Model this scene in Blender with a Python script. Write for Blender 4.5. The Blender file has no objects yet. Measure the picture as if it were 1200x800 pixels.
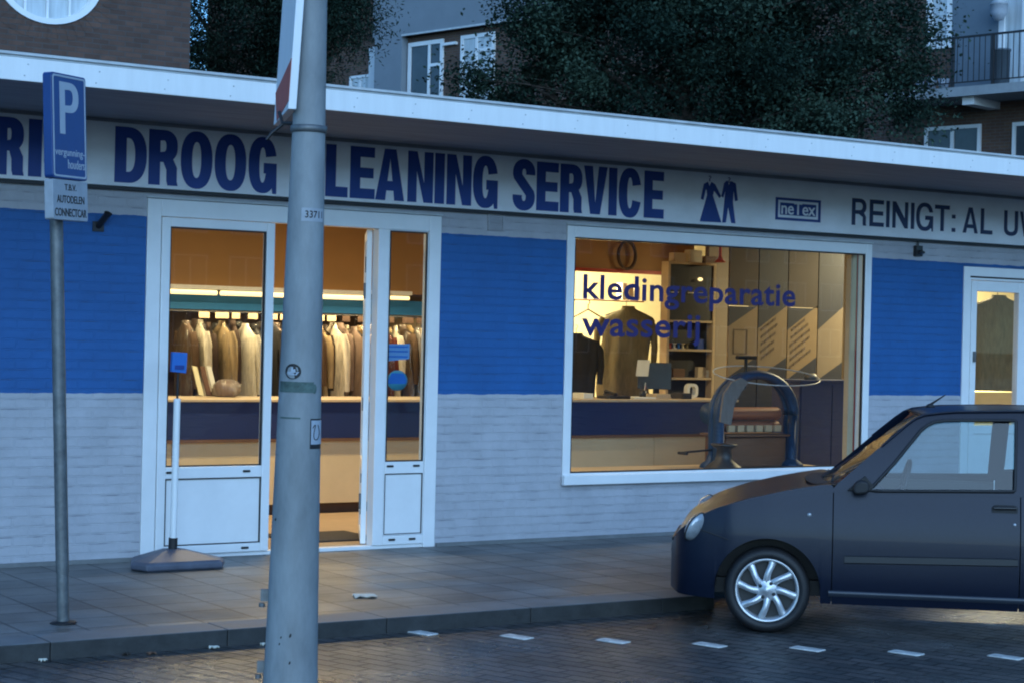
import bpy, bmesh, math, random
from mathutils import Vector, Matrix
random.seed(7)
R = math.radians
S = bpy.context.scene
COL = S.collection
PSI = .57812                      # camera heading, to the right of the shop's normal
ROAD_Z = -.09

# ------------------------------------------------------------------ materials
def mat(name, col, rough=.6, metal=0., var=.12, vscale=6., bump=0., bscale=60., coat=0., spec=.5, stretch=(1, 1, 1), rvar=0.):
    m = bpy.data.materials.new(name); m.use_nodes = True
    nt = m.node_tree; n = nt.nodes; L = nt.links; b = n['Principled BSDF']
    b.inputs['Roughness'].default_value = rough; b.inputs['Metallic'].default_value = metal
    b.inputs['Coat Weight'].default_value = coat; b.inputs['Specular IOR Level'].default_value = spec
    tc = n.new('ShaderNodeTexCoord'); mp = n.new('ShaderNodeMapping'); mp.inputs['Scale'].default_value = stretch
    L.new(tc.outputs['Object'], mp.inputs[0])
    if var:
        t = n.new('ShaderNodeTexNoise'); t.inputs['Scale'].default_value = vscale; t.inputs['Detail'].default_value = 6; t.inputs['Roughness'].default_value = .65
        L.new(mp.outputs[0], t.inputs['Vector'])
        r = n.new('ShaderNodeValToRGB')
        r.color_ramp.elements[0].position = .3; r.color_ramp.elements[1].position = .7
        r.color_ramp.elements[0].color = [c * (1 - var) for c in col] + [1]
        r.color_ramp.elements[1].color = [min(1, c * (1 + var)) for c in col] + [1]
        L.new(t.outputs['Fac'], r.inputs[0]); L.new(r.outputs[0], b.inputs['Base Color'])
        if rvar:
            mr = n.new('ShaderNodeMapRange'); mr.inputs['To Min'].default_value = max(0, rough - rvar); mr.inputs['To Max'].default_value = min(1, rough + rvar)
            L.new(t.outputs['Fac'], mr.inputs['Value']); L.new(mr.outputs[0], b.inputs['Roughness'])
    else:
        b.inputs['Base Color'].default_value = list(col) + [1]
    if bump:
        t2 = n.new('ShaderNodeTexNoise'); t2.inputs['Scale'].default_value = bscale; t2.inputs['Detail'].default_value = 4
        L.new(mp.outputs[0], t2.inputs['Vector'])
        bp = n.new('ShaderNodeBump'); bp.inputs['Strength'].default_value = bump; bp.inputs['Distance'].default_value = .01
        L.new(t2.outputs['Fac'], bp.inputs['Height']); L.new(bp.outputs[0], b.inputs['Normal'])
    return m

def emit(name, col, strength):
    m = bpy.data.materials.new(name); m.use_nodes = True
    b = m.node_tree.nodes['Principled BSDF']
    b.inputs['Base Color'].default_value = (.8, .8, .8, 1)
    b.inputs['Emission Color'].default_value = list(col) + [1]; b.inputs['Emission Strength'].default_value = strength
    return m

def glass(name, tint=(.93, .95, .95), refl=1.0, base=.020):
    m = bpy.data.materials.new(name); m.use_nodes = True
    nt = m.node_tree; n = nt.nodes; L = nt.links
    n.remove(n['Principled BSDF']); out = n['Material Output']
    tr = n.new('ShaderNodeBsdfTransparent'); tr.inputs[0].default_value = list(tint) + [1]
    gl = n.new('ShaderNodeBsdfGlossy'); gl.inputs['Roughness'].default_value = .01; gl.inputs['Color'].default_value = (refl, refl, refl, 1)
    lw = n.new('ShaderNodeLayerWeight'); lw.inputs['Blend'].default_value = .5
    p = n.new('ShaderNodeMath'); p.operation = 'POWER'; p.inputs[1].default_value = 5
    ma = n.new('ShaderNodeMath'); ma.operation = 'MULTIPLY_ADD'; ma.inputs[1].default_value = 1 - base; ma.inputs[2].default_value = base
    mx = n.new('ShaderNodeMixShader')
    L.new(lw.outputs['Facing'], p.inputs[0]); L.new(p.outputs[0], ma.inputs[0]); L.new(ma.outputs[0], mx.inputs[0])
    L.new(tr.outputs[0], mx.inputs[1]); L.new(gl.outputs[0], mx.inputs[2]); L.new(mx.outputs[0], out.inputs[0])
    return m

def brickmat(name, mode='plain', c1=(.10, .055, .04), c2=(.13, .07, .05), mortar=(.16, .14, .13), bw=.22, bh=.067, ms=.010,
             rough=.85, bumpd=.006, rot=(R(90), 0, 0), offs=.5, wet=0., lo=1.184, hi=2.43, mixn=.5, loc=(0, 0, 0), smooth=.15):
    """bricks or pavers in object space. rot turns object XZ (walls) or XY (ground) into the texture's XY plane"""
    m = bpy.data.materials.new(name); m.use_nodes = True
    nt = m.node_tree; n = nt.nodes; L = nt.links; b = n['Principled BSDF']
    tc = n.new('ShaderNodeTexCoord'); mp = n.new('ShaderNodeMapping'); mp.inputs['Rotation'].default_value = rot; mp.inputs['Location'].default_value = loc
    mp.vector_type = 'POINT'
    L.new(tc.outputs['Object'], mp.inputs[0])
    wob = n.new('ShaderNodeTexNoise'); wob.inputs['Scale'].default_value = 9; wob.inputs['Detail'].default_value = 3
    L.new(mp.outputs[0], wob.inputs['Vector'])
    sc = n.new('ShaderNodeVectorMath'); sc.operation = 'SCALE'; sc.inputs['Scale'].default_value = .006
    L.new(wob.outputs['Color'], sc.inputs[0])
    ad = n.new('ShaderNodeVectorMath'); ad.operation = 'ADD'; L.new(mp.outputs[0], ad.inputs[0]); L.new(sc.outputs[0], ad.inputs[1])
    bt = n.new('ShaderNodeTexBrick'); bt.inputs['Scale'].default_value = 1; bt.inputs['Brick Width'].default_value = bw; bt.inputs['Row Height'].default_value = bh
    bt.inputs['Mortar Size'].default_value = ms; bt.inputs['Mortar Smooth'].default_value = smooth; bt.offset = offs
    bt.inputs['Color1'].default_value = list(c1) + [1]; bt.inputs['Color2'].default_value = list(c2) + [1]; bt.inputs['Mortar'].default_value = list(mortar) + [1]
    L.new(ad.outputs[0], bt.inputs['Vector'])
    noi = n.new('ShaderNodeTexNoise'); noi.inputs['Scale'].default_value = 3; noi.inputs['Detail'].default_value = 8; noi.inputs['Roughness'].default_value = .7
    L.new(mp.outputs[0], noi.inputs['Vector'])
    ramp = n.new('ShaderNodeValToRGB'); ramp.color_ramp.elements[0].position = .3; ramp.color_ramp.elements[1].position = .72
    ramp.color_ramp.elements[0].color = [1 - mixn * .55] * 3 + [1]; ramp.color_ramp.elements[1].color = [1 + mixn * .3] * 3 + [1]
    L.new(noi.outputs['Fac'], ramp.inputs[0])
    mul = n.new('ShaderNodeMix'); mul.data_type = 'RGBA'; mul.blend_type = 'MULTIPLY'; mul.inputs['Factor'].default_value = 1
    base = bt.outputs['Color']
    if mode == 'paint':
        sp = n.new('ShaderNodeSeparateXYZ'); L.new(tc.outputs['Object'], sp.inputs[0])
        wz = n.new('ShaderNodeMath'); wz.operation = 'MULTIPLY_ADD'; wz.inputs[1].default_value = .018; L.new(wob.outputs['Fac'], wz.inputs[0]); L.new(sp.outputs['Z'], wz.inputs[2])
        g1 = n.new('ShaderNodeMath'); g1.operation = 'GREATER_THAN'; g1.inputs[1].default_value = lo + .006; L.new(wz.outputs[0], g1.inputs[0])
        g2 = n.new('ShaderNodeMath'); g2.operation = 'LESS_THAN'; g2.inputs[1].default_value = hi + .006; L.new(wz.outputs[0], g2.inputs[0])
        an = n.new('ShaderNodeMath'); an.operation = 'MULTIPLY'; L.new(g1.outputs[0], an.inputs[0]); L.new(g2.outputs[0], an.inputs[1])
        # broken dark bed joints: shade of the raked joints painted in, with dirt
        jn = n.new('ShaderNodeTexNoise'); jn.inputs['Scale'].default_value = 5.5; jn.inputs['Detail'].default_value = 2
        mp2 = n.new('ShaderNodeMapping'); mp2.inputs['Scale'].default_value = (1, 1, 3.3); L.new(tc.outputs['Object'], mp2.inputs[0]); L.new(mp2.outputs[0], jn.inputs['Vector'])
        jr = n.new('ShaderNodeMapRange'); jr.inputs['From Min'].default_value = .48; jr.inputs['From Max'].default_value = .68; L.new(jn.outputs['Fac'], jr.inputs['Value'])
        bedm = n.new('ShaderNodeMath'); bedm.operation = 'MODULO'; bedm.inputs[1].default_value = bh
        zz = n.new('ShaderNodeSeparateXYZ'); L.new(ad.outputs[0], zz.inputs[0]); za = n.new('ShaderNodeMath'); za.operation = 'ADD'; za.inputs[1].default_value = 6.7
        L.new(zz.outputs['Y'], za.inputs[0]); L.new(za.outputs[0], bedm.inputs[0])
        bl = n.new('ShaderNodeMath'); bl.operation = 'LESS_THAN'; bl.inputs[1].default_value = .0075; L.new(bedm.outputs[0], bl.inputs[0])
        jm = n.new('ShaderNodeMath'); jm.operation = 'MULTIPLY'; L.new(bl.outputs[0], jm.inputs[0]); L.new(jr.outputs[0], jm.inputs[1])
        pc = n.new('ShaderNodeMix'); pc.data_type = 'RGBA'; pc.inputs['A'].default_value = list(c1) + [1]; pc.inputs['B'].default_value = list(c2) + [1]
        L.new(an.outputs[0], pc.inputs['Factor'])
        dj = n.new('ShaderNodeMix'); dj.data_type = 'RGBA'; dj.inputs['B'].default_value = (.03, .04, .06, 1)
        jf = n.new('ShaderNodeMath'); jf.operation = 'MULTIPLY'; jf.inputs[1].default_value = .48; L.new(jm.outputs[0], jf.inputs[0])
        L.new(jf.outputs[0], dj.inputs['Factor']); L.new(pc.outputs['Result'], dj.inputs['A'])
        base = dj.outputs['Result']
    L.new(base, mul.inputs['A']); L.new(ramp.outputs[0], mul.inputs['B']); L.new(mul.outputs['Result'], b.inputs['Base Color'])
    b.inputs['Roughness'].default_value = rough
    if wet:
        wr = n.new('ShaderNodeTexNoise'); wr.inputs['Scale'].default_value = 1.3; wr.inputs['Detail'].default_value = 5; L.new(mp.outputs[0], wr.inputs['Vector'])
        mr = n.new('ShaderNodeMapRange'); mr.inputs['From Min'].default_value = .35; mr.inputs['From Max'].default_value = .65
        mr.inputs['To Min'].default_value = rough - wet; mr.inputs['To Max'].default_value = rough; L.new(wr.outputs['Fac'], mr.inputs['Value']); L.new(mr.outputs[0], b.inputs['Roughness'])
    inv = n.new('ShaderNodeMath'); inv.operation = 'SUBTRACT'; inv.inputs[0].default_value = 1; L.new(bt.outputs['Fac'], inv.inputs[1])
    fn = n.new('ShaderNodeTexNoise'); fn.inputs['Scale'].default_value = 45; fn.inputs['Detail'].default_value = 5; L.new(mp.outputs[0], fn.inputs['Vector'])
    sm = n.new('ShaderNodeMath'); sm.operation = 'MULTIPLY_ADD'; sm.inputs[1].default_value = .35; L.new(fn.outputs['Fac'], sm.inputs[0]); L.new(inv.outputs[0], sm.inputs[2])
    bp = n.new('ShaderNodeBump'); bp.inputs['Strength'].default_value = .8; bp.inputs['Distance'].default_value = bumpd
    L.new(sm.outputs[0], bp.inputs['Height']); L.new(bp.outputs[0], b.inputs['Normal'])
    return m

M = {}
M['upvc'] = mat('white_upvc', (.78, .80, .82), .32, var=.05, vscale=3)
M['fascia'] = mat('fascia_paint', (.80, .82, .83), .5, var=.045, vscale=3, bump=.1, bscale=30, stretch=(5, 1, .5))
M['trim'] = mat('roof_trim_metal', (.5, .53, .55), .45, var=.15, vscale=8)
M['soffit'] = mat('soffit_boards', (.30, .30, .31), .8, var=.3, vscale=5, bump=.2, stretch=(.3, 9, 9))
M['board'] = mat('sign_board', (.82, .85, .91), .45, var=.09, vscale=2.2, stretch=(1, 1, 2))
M['navy'] = mat('navy_letters', (.012, .046, .24), .45, var=.1, vscale=5)
M['navy_dim'] = mat('navy_letters_thin', (.018, .034, .11), .5, var=.1, vscale=5)
M['violet'] = mat('violet_vinyl', (.022, .014, .11), .5, var=0)
M['paint'] = brickmat('painted_brick', 'paint', c1=(.42, .43, .475), c2=(.012, .105, .33), bumpd=.010, rough=.6, ms=.007, mixn=.30)
M['brick'] = brickmat('brown_brick', c1=(.080, .045, .035), c2=(.125, .068, .05), mortar=(.085, .07, .065), ms=.008)
M['brick_far'] = brickmat('red_brown_brick', c1=(.11, .06, .045), c2=(.14, .08, .05), mortar=(.12, .10, .09), ms=.008)
M['pave'] = brickmat('pavement_tiles', c1=(.105, .108, .105), c2=(.165, .165, .158), mortar=(.03, .032, .034), bw=.335, bh=.335, ms=.009, rough=.55, wet=.20, bumpd=.008, rot=(0, 0, 0), offs=0., mixn=.7)
M['road'] = brickmat('road_clinkers', c1=(.060, .064, .064), c2=(.115, .102, .096), mortar=(.018, .018, .018), bw=.21, bh=.105, ms=.011, rough=.46, wet=.26, bumpd=.022, rot=(0, 0, R(73)), mixn=.9, smooth=.6)
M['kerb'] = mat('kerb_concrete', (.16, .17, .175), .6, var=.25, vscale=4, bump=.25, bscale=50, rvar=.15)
M['kerbface'] = mat('shaded_grimy_kerb_face', (.035, .036, .036), .6, var=.35, vscale=7, bump=.3, bscale=40)  # upright kerb faces: shade painted into the near-black colour, along with grime
M['whitepaver'] = mat('white_paver', (.60, .60, .57), .6, var=.45, vscale=14, bump=.2)
M['soil'] = mat('earth', (.05, .05, .045), .9, var=.3)
M['glass'] = glass('window_glass')
M['carglass'] = glass('car_glass', (.58, .70, .72), base=.05)
M['darkglass'] = mat('dim_room_glass', (.06, .075, .09), .08, var=.3, vscale=.8)
M['paleglass'] = mat('curtain_sky_glass', (.50, .55, .58), .12, var=.25, vscale=2, stretch=(4, 4, .4))  # pale curtain tone, lifted to paint in the sky's reflection
M['steel'] = mat('galvanised_steel', (.15, .16, .165), .5, .5, var=.3, vscale=14, bump=.1)
M['post'] = mat('grey_post_paint', (.23, .25, .26), .6, var=.28, vscale=7, bump=.12, bscale=70, stretch=(1, 1, .35))
M['black'] = mat('black_rubber', (.012, .012, .014), .6, var=.2, bump=.1)
M['blackgloss'] = mat('black_plastic', (.015, .015, .018), .35, var=.1)
M['basebl'] = mat('grey_blue_plastic', (.085, .095, .13), .5, var=.2, vscale=9, bump=.1)
M['signblue'] = mat('traffic_blue', (.007, .045, .19), .35, var=.07, vscale=7)
M['signwhite'] = mat('sign_white', (.38, .43, .50), .4, var=.08)
M['platewhite'] = mat('faded_plate', (.33, .36, .40), .5, var=.12, vscale=12)
M['red'] = mat('red_paint', (.45, .06, .035), .5, var=.15)
M['ochre'] = mat('ochre_bulkhead', (.33, .185, .075), .8, var=.05, vscale=2)
M['cream'] = mat('cream_wall', (.72, .66, .42), .8, var=.05)
M['tan'] = mat('tan_laminate', (.47, .36, .23), .6, var=.08, vscale=3)
M['counter_base'] = mat('counter_base_cream', (.62, .49, .30), .6, var=.06, vscale=3)
M['counter_blue'] = mat('counter_blue', (.010, .022, .095), .4, var=.06)
M['teal'] = mat('teal_pelmet', (.02, .19, .50), .6, var=.06)
M['brown'] = mat('dark_brown', (.055, .028, .016), .6, var=.2)
M['floor'] = mat('shop_floor', (.35, .25, .16), .45, var=.12, vscale=5)
M['mat'] = mat('doormat_fibre', (.035, .03, .028), .95, var=.3, vscale=60, bump=.5, bscale=200)
M['tube'] = emit('lit_tube', (1, .70, .30), 1.2)
M['bark'] = mat('bark', (.05, .04, .032), .9, var=.4, vscale=10, bump=.6, bscale=20)
M['render'] = mat('grey_render', (.20, .235, .27), .85, var=.06, vscale=2)
M['render_light'] = mat('lit_side_siding', (.55, .6, .64), .7, var=.04, bump=.4, bscale=10, stretch=(.2, .2, 9))  # much paler than the grey render: paints in the block's lit side
M['panelgrey'] = mat('blue_grey_panel', (.13, .17, .21), .6, var=.06)
M['concrete'] = mat('balcony_concrete', (.30, .33, .35), .8, var=.12, vscale=4, bump=.15)
M['carpaint'] = mat('dark_blue_car_paint', (.006, .010, .024), .30, .1, var=.1, vscale=40, coat=.08, spec=.24)
M['cartrim'] = mat('dark_trim', (.02, .021, .024), .5, var=.1)
M['carseat'] = mat('seat_cloth', (.03, .03, .034), .9, var=.2, vscale=30)
M['alloy'] = mat('silver_alloy', (.55, .57, .60), .32, .6, var=.08, vscale=12)
M['lens'] = mat('headlight_lens', (.34, .37, .40), .08, .2, var=.2, vscale=25, coat=1)
M['paper'] = mat('paper', (.70, .68, .58), .8, var=.08)
M['notice'] = mat('notice_blue', (.16, .33, .62), .5, var=.08)
M['sticker_teal'] = mat('sticker_teal', (.06, .30, .42), .5, var=.05)
M['sticker_blue'] = mat('sticker_blue', (.02, .14, .5), .5, var=.05)
M['moss'] = mat('weathered_tape', (.07, .11, .10), .8, var=.5, vscale=30, bump=.4)
M['leafA'] = mat('leaf_dark', (.014, .031, .023), .85, var=.5, vscale=1.1, spec=.12)
M['leafB'] = mat('leaf_mid', (.040, .070, .050), .85, var=.5, vscale=1.1, spec=.12)
M['castiron'] = mat('blue_cast_iron', (.012, .045, .12), .45, .2, var=.15, bump=.1)
M['roller'] = mat('wood_roller', (.28, .10, .05), .5, var=.25, vscale=12, stretch=(.3, 4, 4))
M['wood'] = mat('dark_wood', (.13, .065, .035), .6, var=.25, vscale=10, stretch=(.4, 4, 4))

# ------------------------------------------------------------------ mesh helpers
class MB:
    def __init__(s): s.v = []; s.f = []; s.m = []; s.sm = []
    def add(s, vs, fs, m=0, smooth=False):
        o = len(s.v); s.v += [tuple(v) for v in vs]
        for f in fs: s.f.append([i + o for i in f]); s.m.append(m); s.sm.append(smooth)
        return s
    def box(s, x0, x1, y0, y1, z0, z1, m=0):
        v = [(x, y, z) for z in (z0, z1) for y in (y0, y1) for x in (x0, x1)]
        return s.add(v, [(0, 2, 3, 1), (4, 5, 7, 6), (0, 1, 5, 4), (2, 6, 7, 3), (0, 4, 6, 2), (1, 3, 7, 5)], m)
    def obox(s, c, ax, ay, az, hx, hy, hz, m=0):
        c, ax, ay, az = map(Vector, (c, ax, ay, az))
        v = [c + ax * i * hx + ay * j * hy + az * k * hz for k in (-1, 1) for j in (-1, 1) for i in (-1, 1)]
        return s.add(v, [(0, 2, 3, 1), (4, 5, 7, 6), (0, 1, 5, 4), (2, 6, 7, 3), (0, 4, 6, 2), (1, 3, 7, 5)], m)
    def prism_xz(s, pts, y0, y1, m=0):
        n = len(pts); v = [(x, y0, z) for x, z in pts] + [(x, y1, z) for x, z in pts]
        a = sum(pts[i][0] * pts[(i + 1) % n][1] - pts[(i + 1) % n][0] * pts[i][1] for i in range(n))
        f = [tuple(range(n)), tuple(range(2 * n - 1, n - 1, -1))] + [(i, i + n, (i + 1) % n + n, (i + 1) % n) for i in range(n)]
        if a < 0: f = [tuple(reversed(q)) for q in f]
        return s.add(v, f, m)
    def prism_xy(s, pts, z0, z1, m=0):
        n = len(pts); v = [(x, y, z0) for x, y in pts] + [(x, y, z1) for x, y in pts]
        a = sum(pts[i][0] * pts[(i + 1) % n][1] - pts[(i + 1) % n][0] * pts[i][1] for i in range(n))
        f = [tuple(range(n - 1, -1, -1)), tuple(range(n, 2 * n))] + [(i, (i + 1) % n, (i + 1) % n + n, i + n) for i in range(n)]
        if a < 0: f = [tuple(reversed(q)) for q in f]
        return s.add(v, f, m)
    def prism_yz(s, pts, x0, x1, m=0):
        n = len(pts); v = [(x0, y, z) for y, z in pts] + [(x1, y, z) for y, z in pts]
        a = sum(pts[i][0] * pts[(i + 1) % n][1] - pts[(i + 1) % n][0] * pts[i][1] for i in range(n))
        f = [tuple(range(n - 1, -1, -1)), tuple(range(n, 2 * n))] + [(i, (i + 1) % n, (i + 1) % n + n, i + n) for i in range(n)]
        if a < 0: f = [tuple(reversed(q)) for q in f]
        return s.add(v, f, m)
    def tube(s, path, r, n=10, m=0, closed=False, cap=True, smooth=True):
        P = [Vector(p) for p in path]; k = len(P); rs = r if isinstance(r, (list, tuple)) else [r] * k
        vs = []; up = None
        for i, p in enumerate(P):
            if closed: t = P[(i + 1) % k] - P[i - 1]
            else: t = P[min(i + 1, k - 1)] - P[max(i - 1, 0)]
            t.normalize()
            if up is None:
                up = Vector((0, 0, 1)) if abs(t.z) < .9 else Vector((1, 0, 0))
            a = t.cross(up).normalized(); up = a.cross(t).normalized()
            for j in range(n):
                q = 2 * math.pi * j / n; vs.append(p + (a * math.cos(q) + up * math.sin(q)) * rs[i])
        fs = []
        for i in range(k if closed else k - 1):
            i2 = (i + 1) % k
            for j in range(n): fs.append((i * n + j, i2 * n + j, i2 * n + (j + 1) % n, i * n + (j + 1) % n))
        s.add(vs, fs, m, smooth)
        if cap and not closed:
            s.add(vs[:n], [tuple(range(n))], m); s.add(vs[-n:], [tuple(range(n - 1, -1, -1))], m)
        return s
    def lathe(s, prof, c=(0, 0, 0), axis='z', n=24, m=0, smooth=True, a0=0, a1=2 * math.pi):
        full = abs(a1 - a0 - 2 * math.pi) < 1e-6; k = n if full else n + 1
        vs = []
        for (r, h) in prof:
            for j in range(k):
                q = a0 + (a1 - a0) * j / n; x, y = r * math.cos(q), r * math.sin(q)
                vs.append({'z': (x, y, h), 'y': (x, h, y), 'x': (h, x, y)}[axis])
        vs = [(a + c[0], b + c[1], d + c[2]) for a, b, d in vs]
        fs = []
        for i in range(len(prof) - 1):
            for j in range(n if full else k - 1):
                j2 = (j + 1) % k; fs.append((i * k + j, i * k + j2, (i + 1) * k + j2, (i + 1) * k + j))
        if axis == 'y': fs = [tuple(reversed(f)) for f in fs]
        return s.add(vs, fs, m, smooth)
    def grid(s, rows, m=0, smooth=True, closed_u=False):
        h = len(rows); w = len(rows[0]); vs = [v for r in rows for v in r]; fs = []
        for i in range(h - 1):
            for j in range(w if closed_u else w - 1):
                j2 = (j + 1) % w; fs.append((i * w + j, i * w + j2, (i + 1) * w + j2, (i + 1) * w + j))
        return s.add(vs, fs, m, smooth)
    def ball(s, c, r, n=12, m=0):
        rx, ry, rz = r if isinstance(r, (list, tuple)) else (r, r, r); rows = []
        for i in range(n + 1):
            t = math.pi * i / n
            rows.append([(c[0] + rx * math.sin(t) * math.cos(2 * math.pi * j / (2 * n)), c[1] + ry * math.sin(t) * math.sin(2 * math.pi * j / (2 * n)), c[2] + rz * math.cos(t)) for j in range(2 * n)])
        return s.grid(rows, m, True, True)
    def xform(s, mtx, frm=0):
        s.v = s.v[:frm] + [tuple(mtx @ Vector(v)) for v in s.v[frm:]]; return s

AX, SX, CY_, KZ = 1.1549, 1.0762, 2.1195, -.00743    # plan scale of the front, and how depth carries sideways and back in plan
MODE = None; FM = {}; OFF = {}
def fmap(y0, ys=1.): return lambda v: Vector((AX * v[0] + SX * y0, CY_ * y0 + (v[1] - y0) * ys, v[2] + KZ * y0))
ident = lambda v: Vector(v)
YS = 1.25
def thing(name, label, cat, loc=(0, 0, 0), rot=(0, 0, 0), group=None):
    o = bpy.data.objects.new(name, None); COL.objects.link(o); o.empty_display_size = .1
    o.location = loc; o.rotation_euler = rot; o['label'] = label; o['category'] = cat
    if group: o['group'] = group
    f = fmap(0) if MODE == 'fac' else fmap(loc[1], YS) if MODE == 'in' else ident
    o.location = f(Vector(loc)); FM[o.name] = f if not any(rot) else ident
    OFF[o.name] = o.location.copy() if not any(rot) else Vector((0, 0, 0))
    return o
def part(name, mb, mats, parent=None, label=None, bevel=0., f=None):
    off = OFF.get(parent.name, Vector((0, 0, 0))) if parent else Vector((0, 0, 0))
    f = f or (FM.get(parent.name, ident) if parent else ident)
    me = bpy.data.meshes.new(name)
    me.from_pydata([tuple(f(v) - off) for v in mb.v], [], mb.f)
    me.polygons.foreach_set('material_index', mb.m); me.polygons.foreach_set('use_smooth', mb.sm)
    for x in (mats if isinstance(mats, (list, tuple)) else [mats]): me.materials.append(M[x] if isinstance(x, str) else x)
    me.update()
    o = bpy.data.objects.new(name, me); COL.objects.link(o)
    FM[o.name] = f
    if parent: o.parent = parent; OFF[o.name] = off
    if label: o['label'] = label
    if bevel:
        b = o.modifiers.new('bevel', 'BEVEL'); b.width = bevel; b.segments = 2; b.limit_method = 'ANGLE'; b.angle_limit = R(40)
    return o
def tag(o, label, cat=None, group=None, kind=None):
    o['label'] = label
    if cat: o['category'] = cat
    if group: o['group'] = group
    if kind: o['kind'] = kind
    return o
def lone(name, mb, mats, label, cat, group=None, kind=None, bevel=0., loc=None):
    """a thing that is one mesh; its origin sits at loc"""
    if loc is not None:
        f = fmap(0) if MODE == 'fac' else fmap(loc[1], YS) if MODE == 'in' else ident
        loc = f(loc); mb.v = [tuple(f(v) - loc) for v in mb.v]
    o = part(name, mb, mats, None, None, bevel)
    if loc is not None: o.location = loc
    return tag(o, label, cat, group, kind)
def structure(name, mb, mats, **k):
    o = part(name, mb, mats, **k); o['kind'] = 'structure'; return o

def curve_mesh(loops, depth):
    """closed 2D outlines (holes by winding overlap) -> verts, faces of the extruded filled shape"""
    cu = bpy.data.curves.new('t', 'CURVE'); cu.dimensions = '2D'; cu.fill_mode = 'BOTH'; cu.extrude = depth / 2
    for lp in loops:
        sp = cu.splines.new('POLY'); sp.points.add(len(lp) - 1); sp.use_cyclic_u = True
        for q, (x, y) in zip(sp.points, lp): q.co = (x, y, 0, 1)
    return _tomesh(cu)
def _tomesh(cu):
    ob = bpy.data.objects.new('t', cu); COL.objects.link(ob)
    dg = bpy.context.evaluated_depsgraph_get(); dg.update()
    me = bpy.data.meshes.new_from_object(ob.evaluated_get(dg))
    v = [tuple(x.co) for x in me.vertices]; f = [tuple(p.vertices) for p in me.polygons]
    bpy.data.objects.remove(ob); bpy.data.meshes.remove(me); bpy.data.curves.remove(cu)
    return v, f
def text_mesh(s, depth=.002, offset=0., spacing=1.):
    cu = bpy.data.curves.new('t', 'FONT'); cu.body = s; cu.size = 1; cu.extrude = depth / 2; cu.offset = offset; cu.space_character = spacing; cu.resolution_u = 4
    return _tomesh(cu)
def fit(v, x0, x1, z0, z1):
    """scale a flat XY text to a rectangle, keep depth"""
    a = min(p[0] for p in v); b = max(p[0] for p in v); c = min(p[1] for p in v); d = max(p[1] for p in v)
    return [(x0 + (p[0] - a) / (b - a) * (x1 - x0), z0 + (p[1] - c) / (d - c) * (z1 - z0), p[2]) for p in v]
def to_wall(v, y):   # XY -> XZ facing -y
    return [(p[0], y - p[2], p[1]) for p in v]

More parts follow.
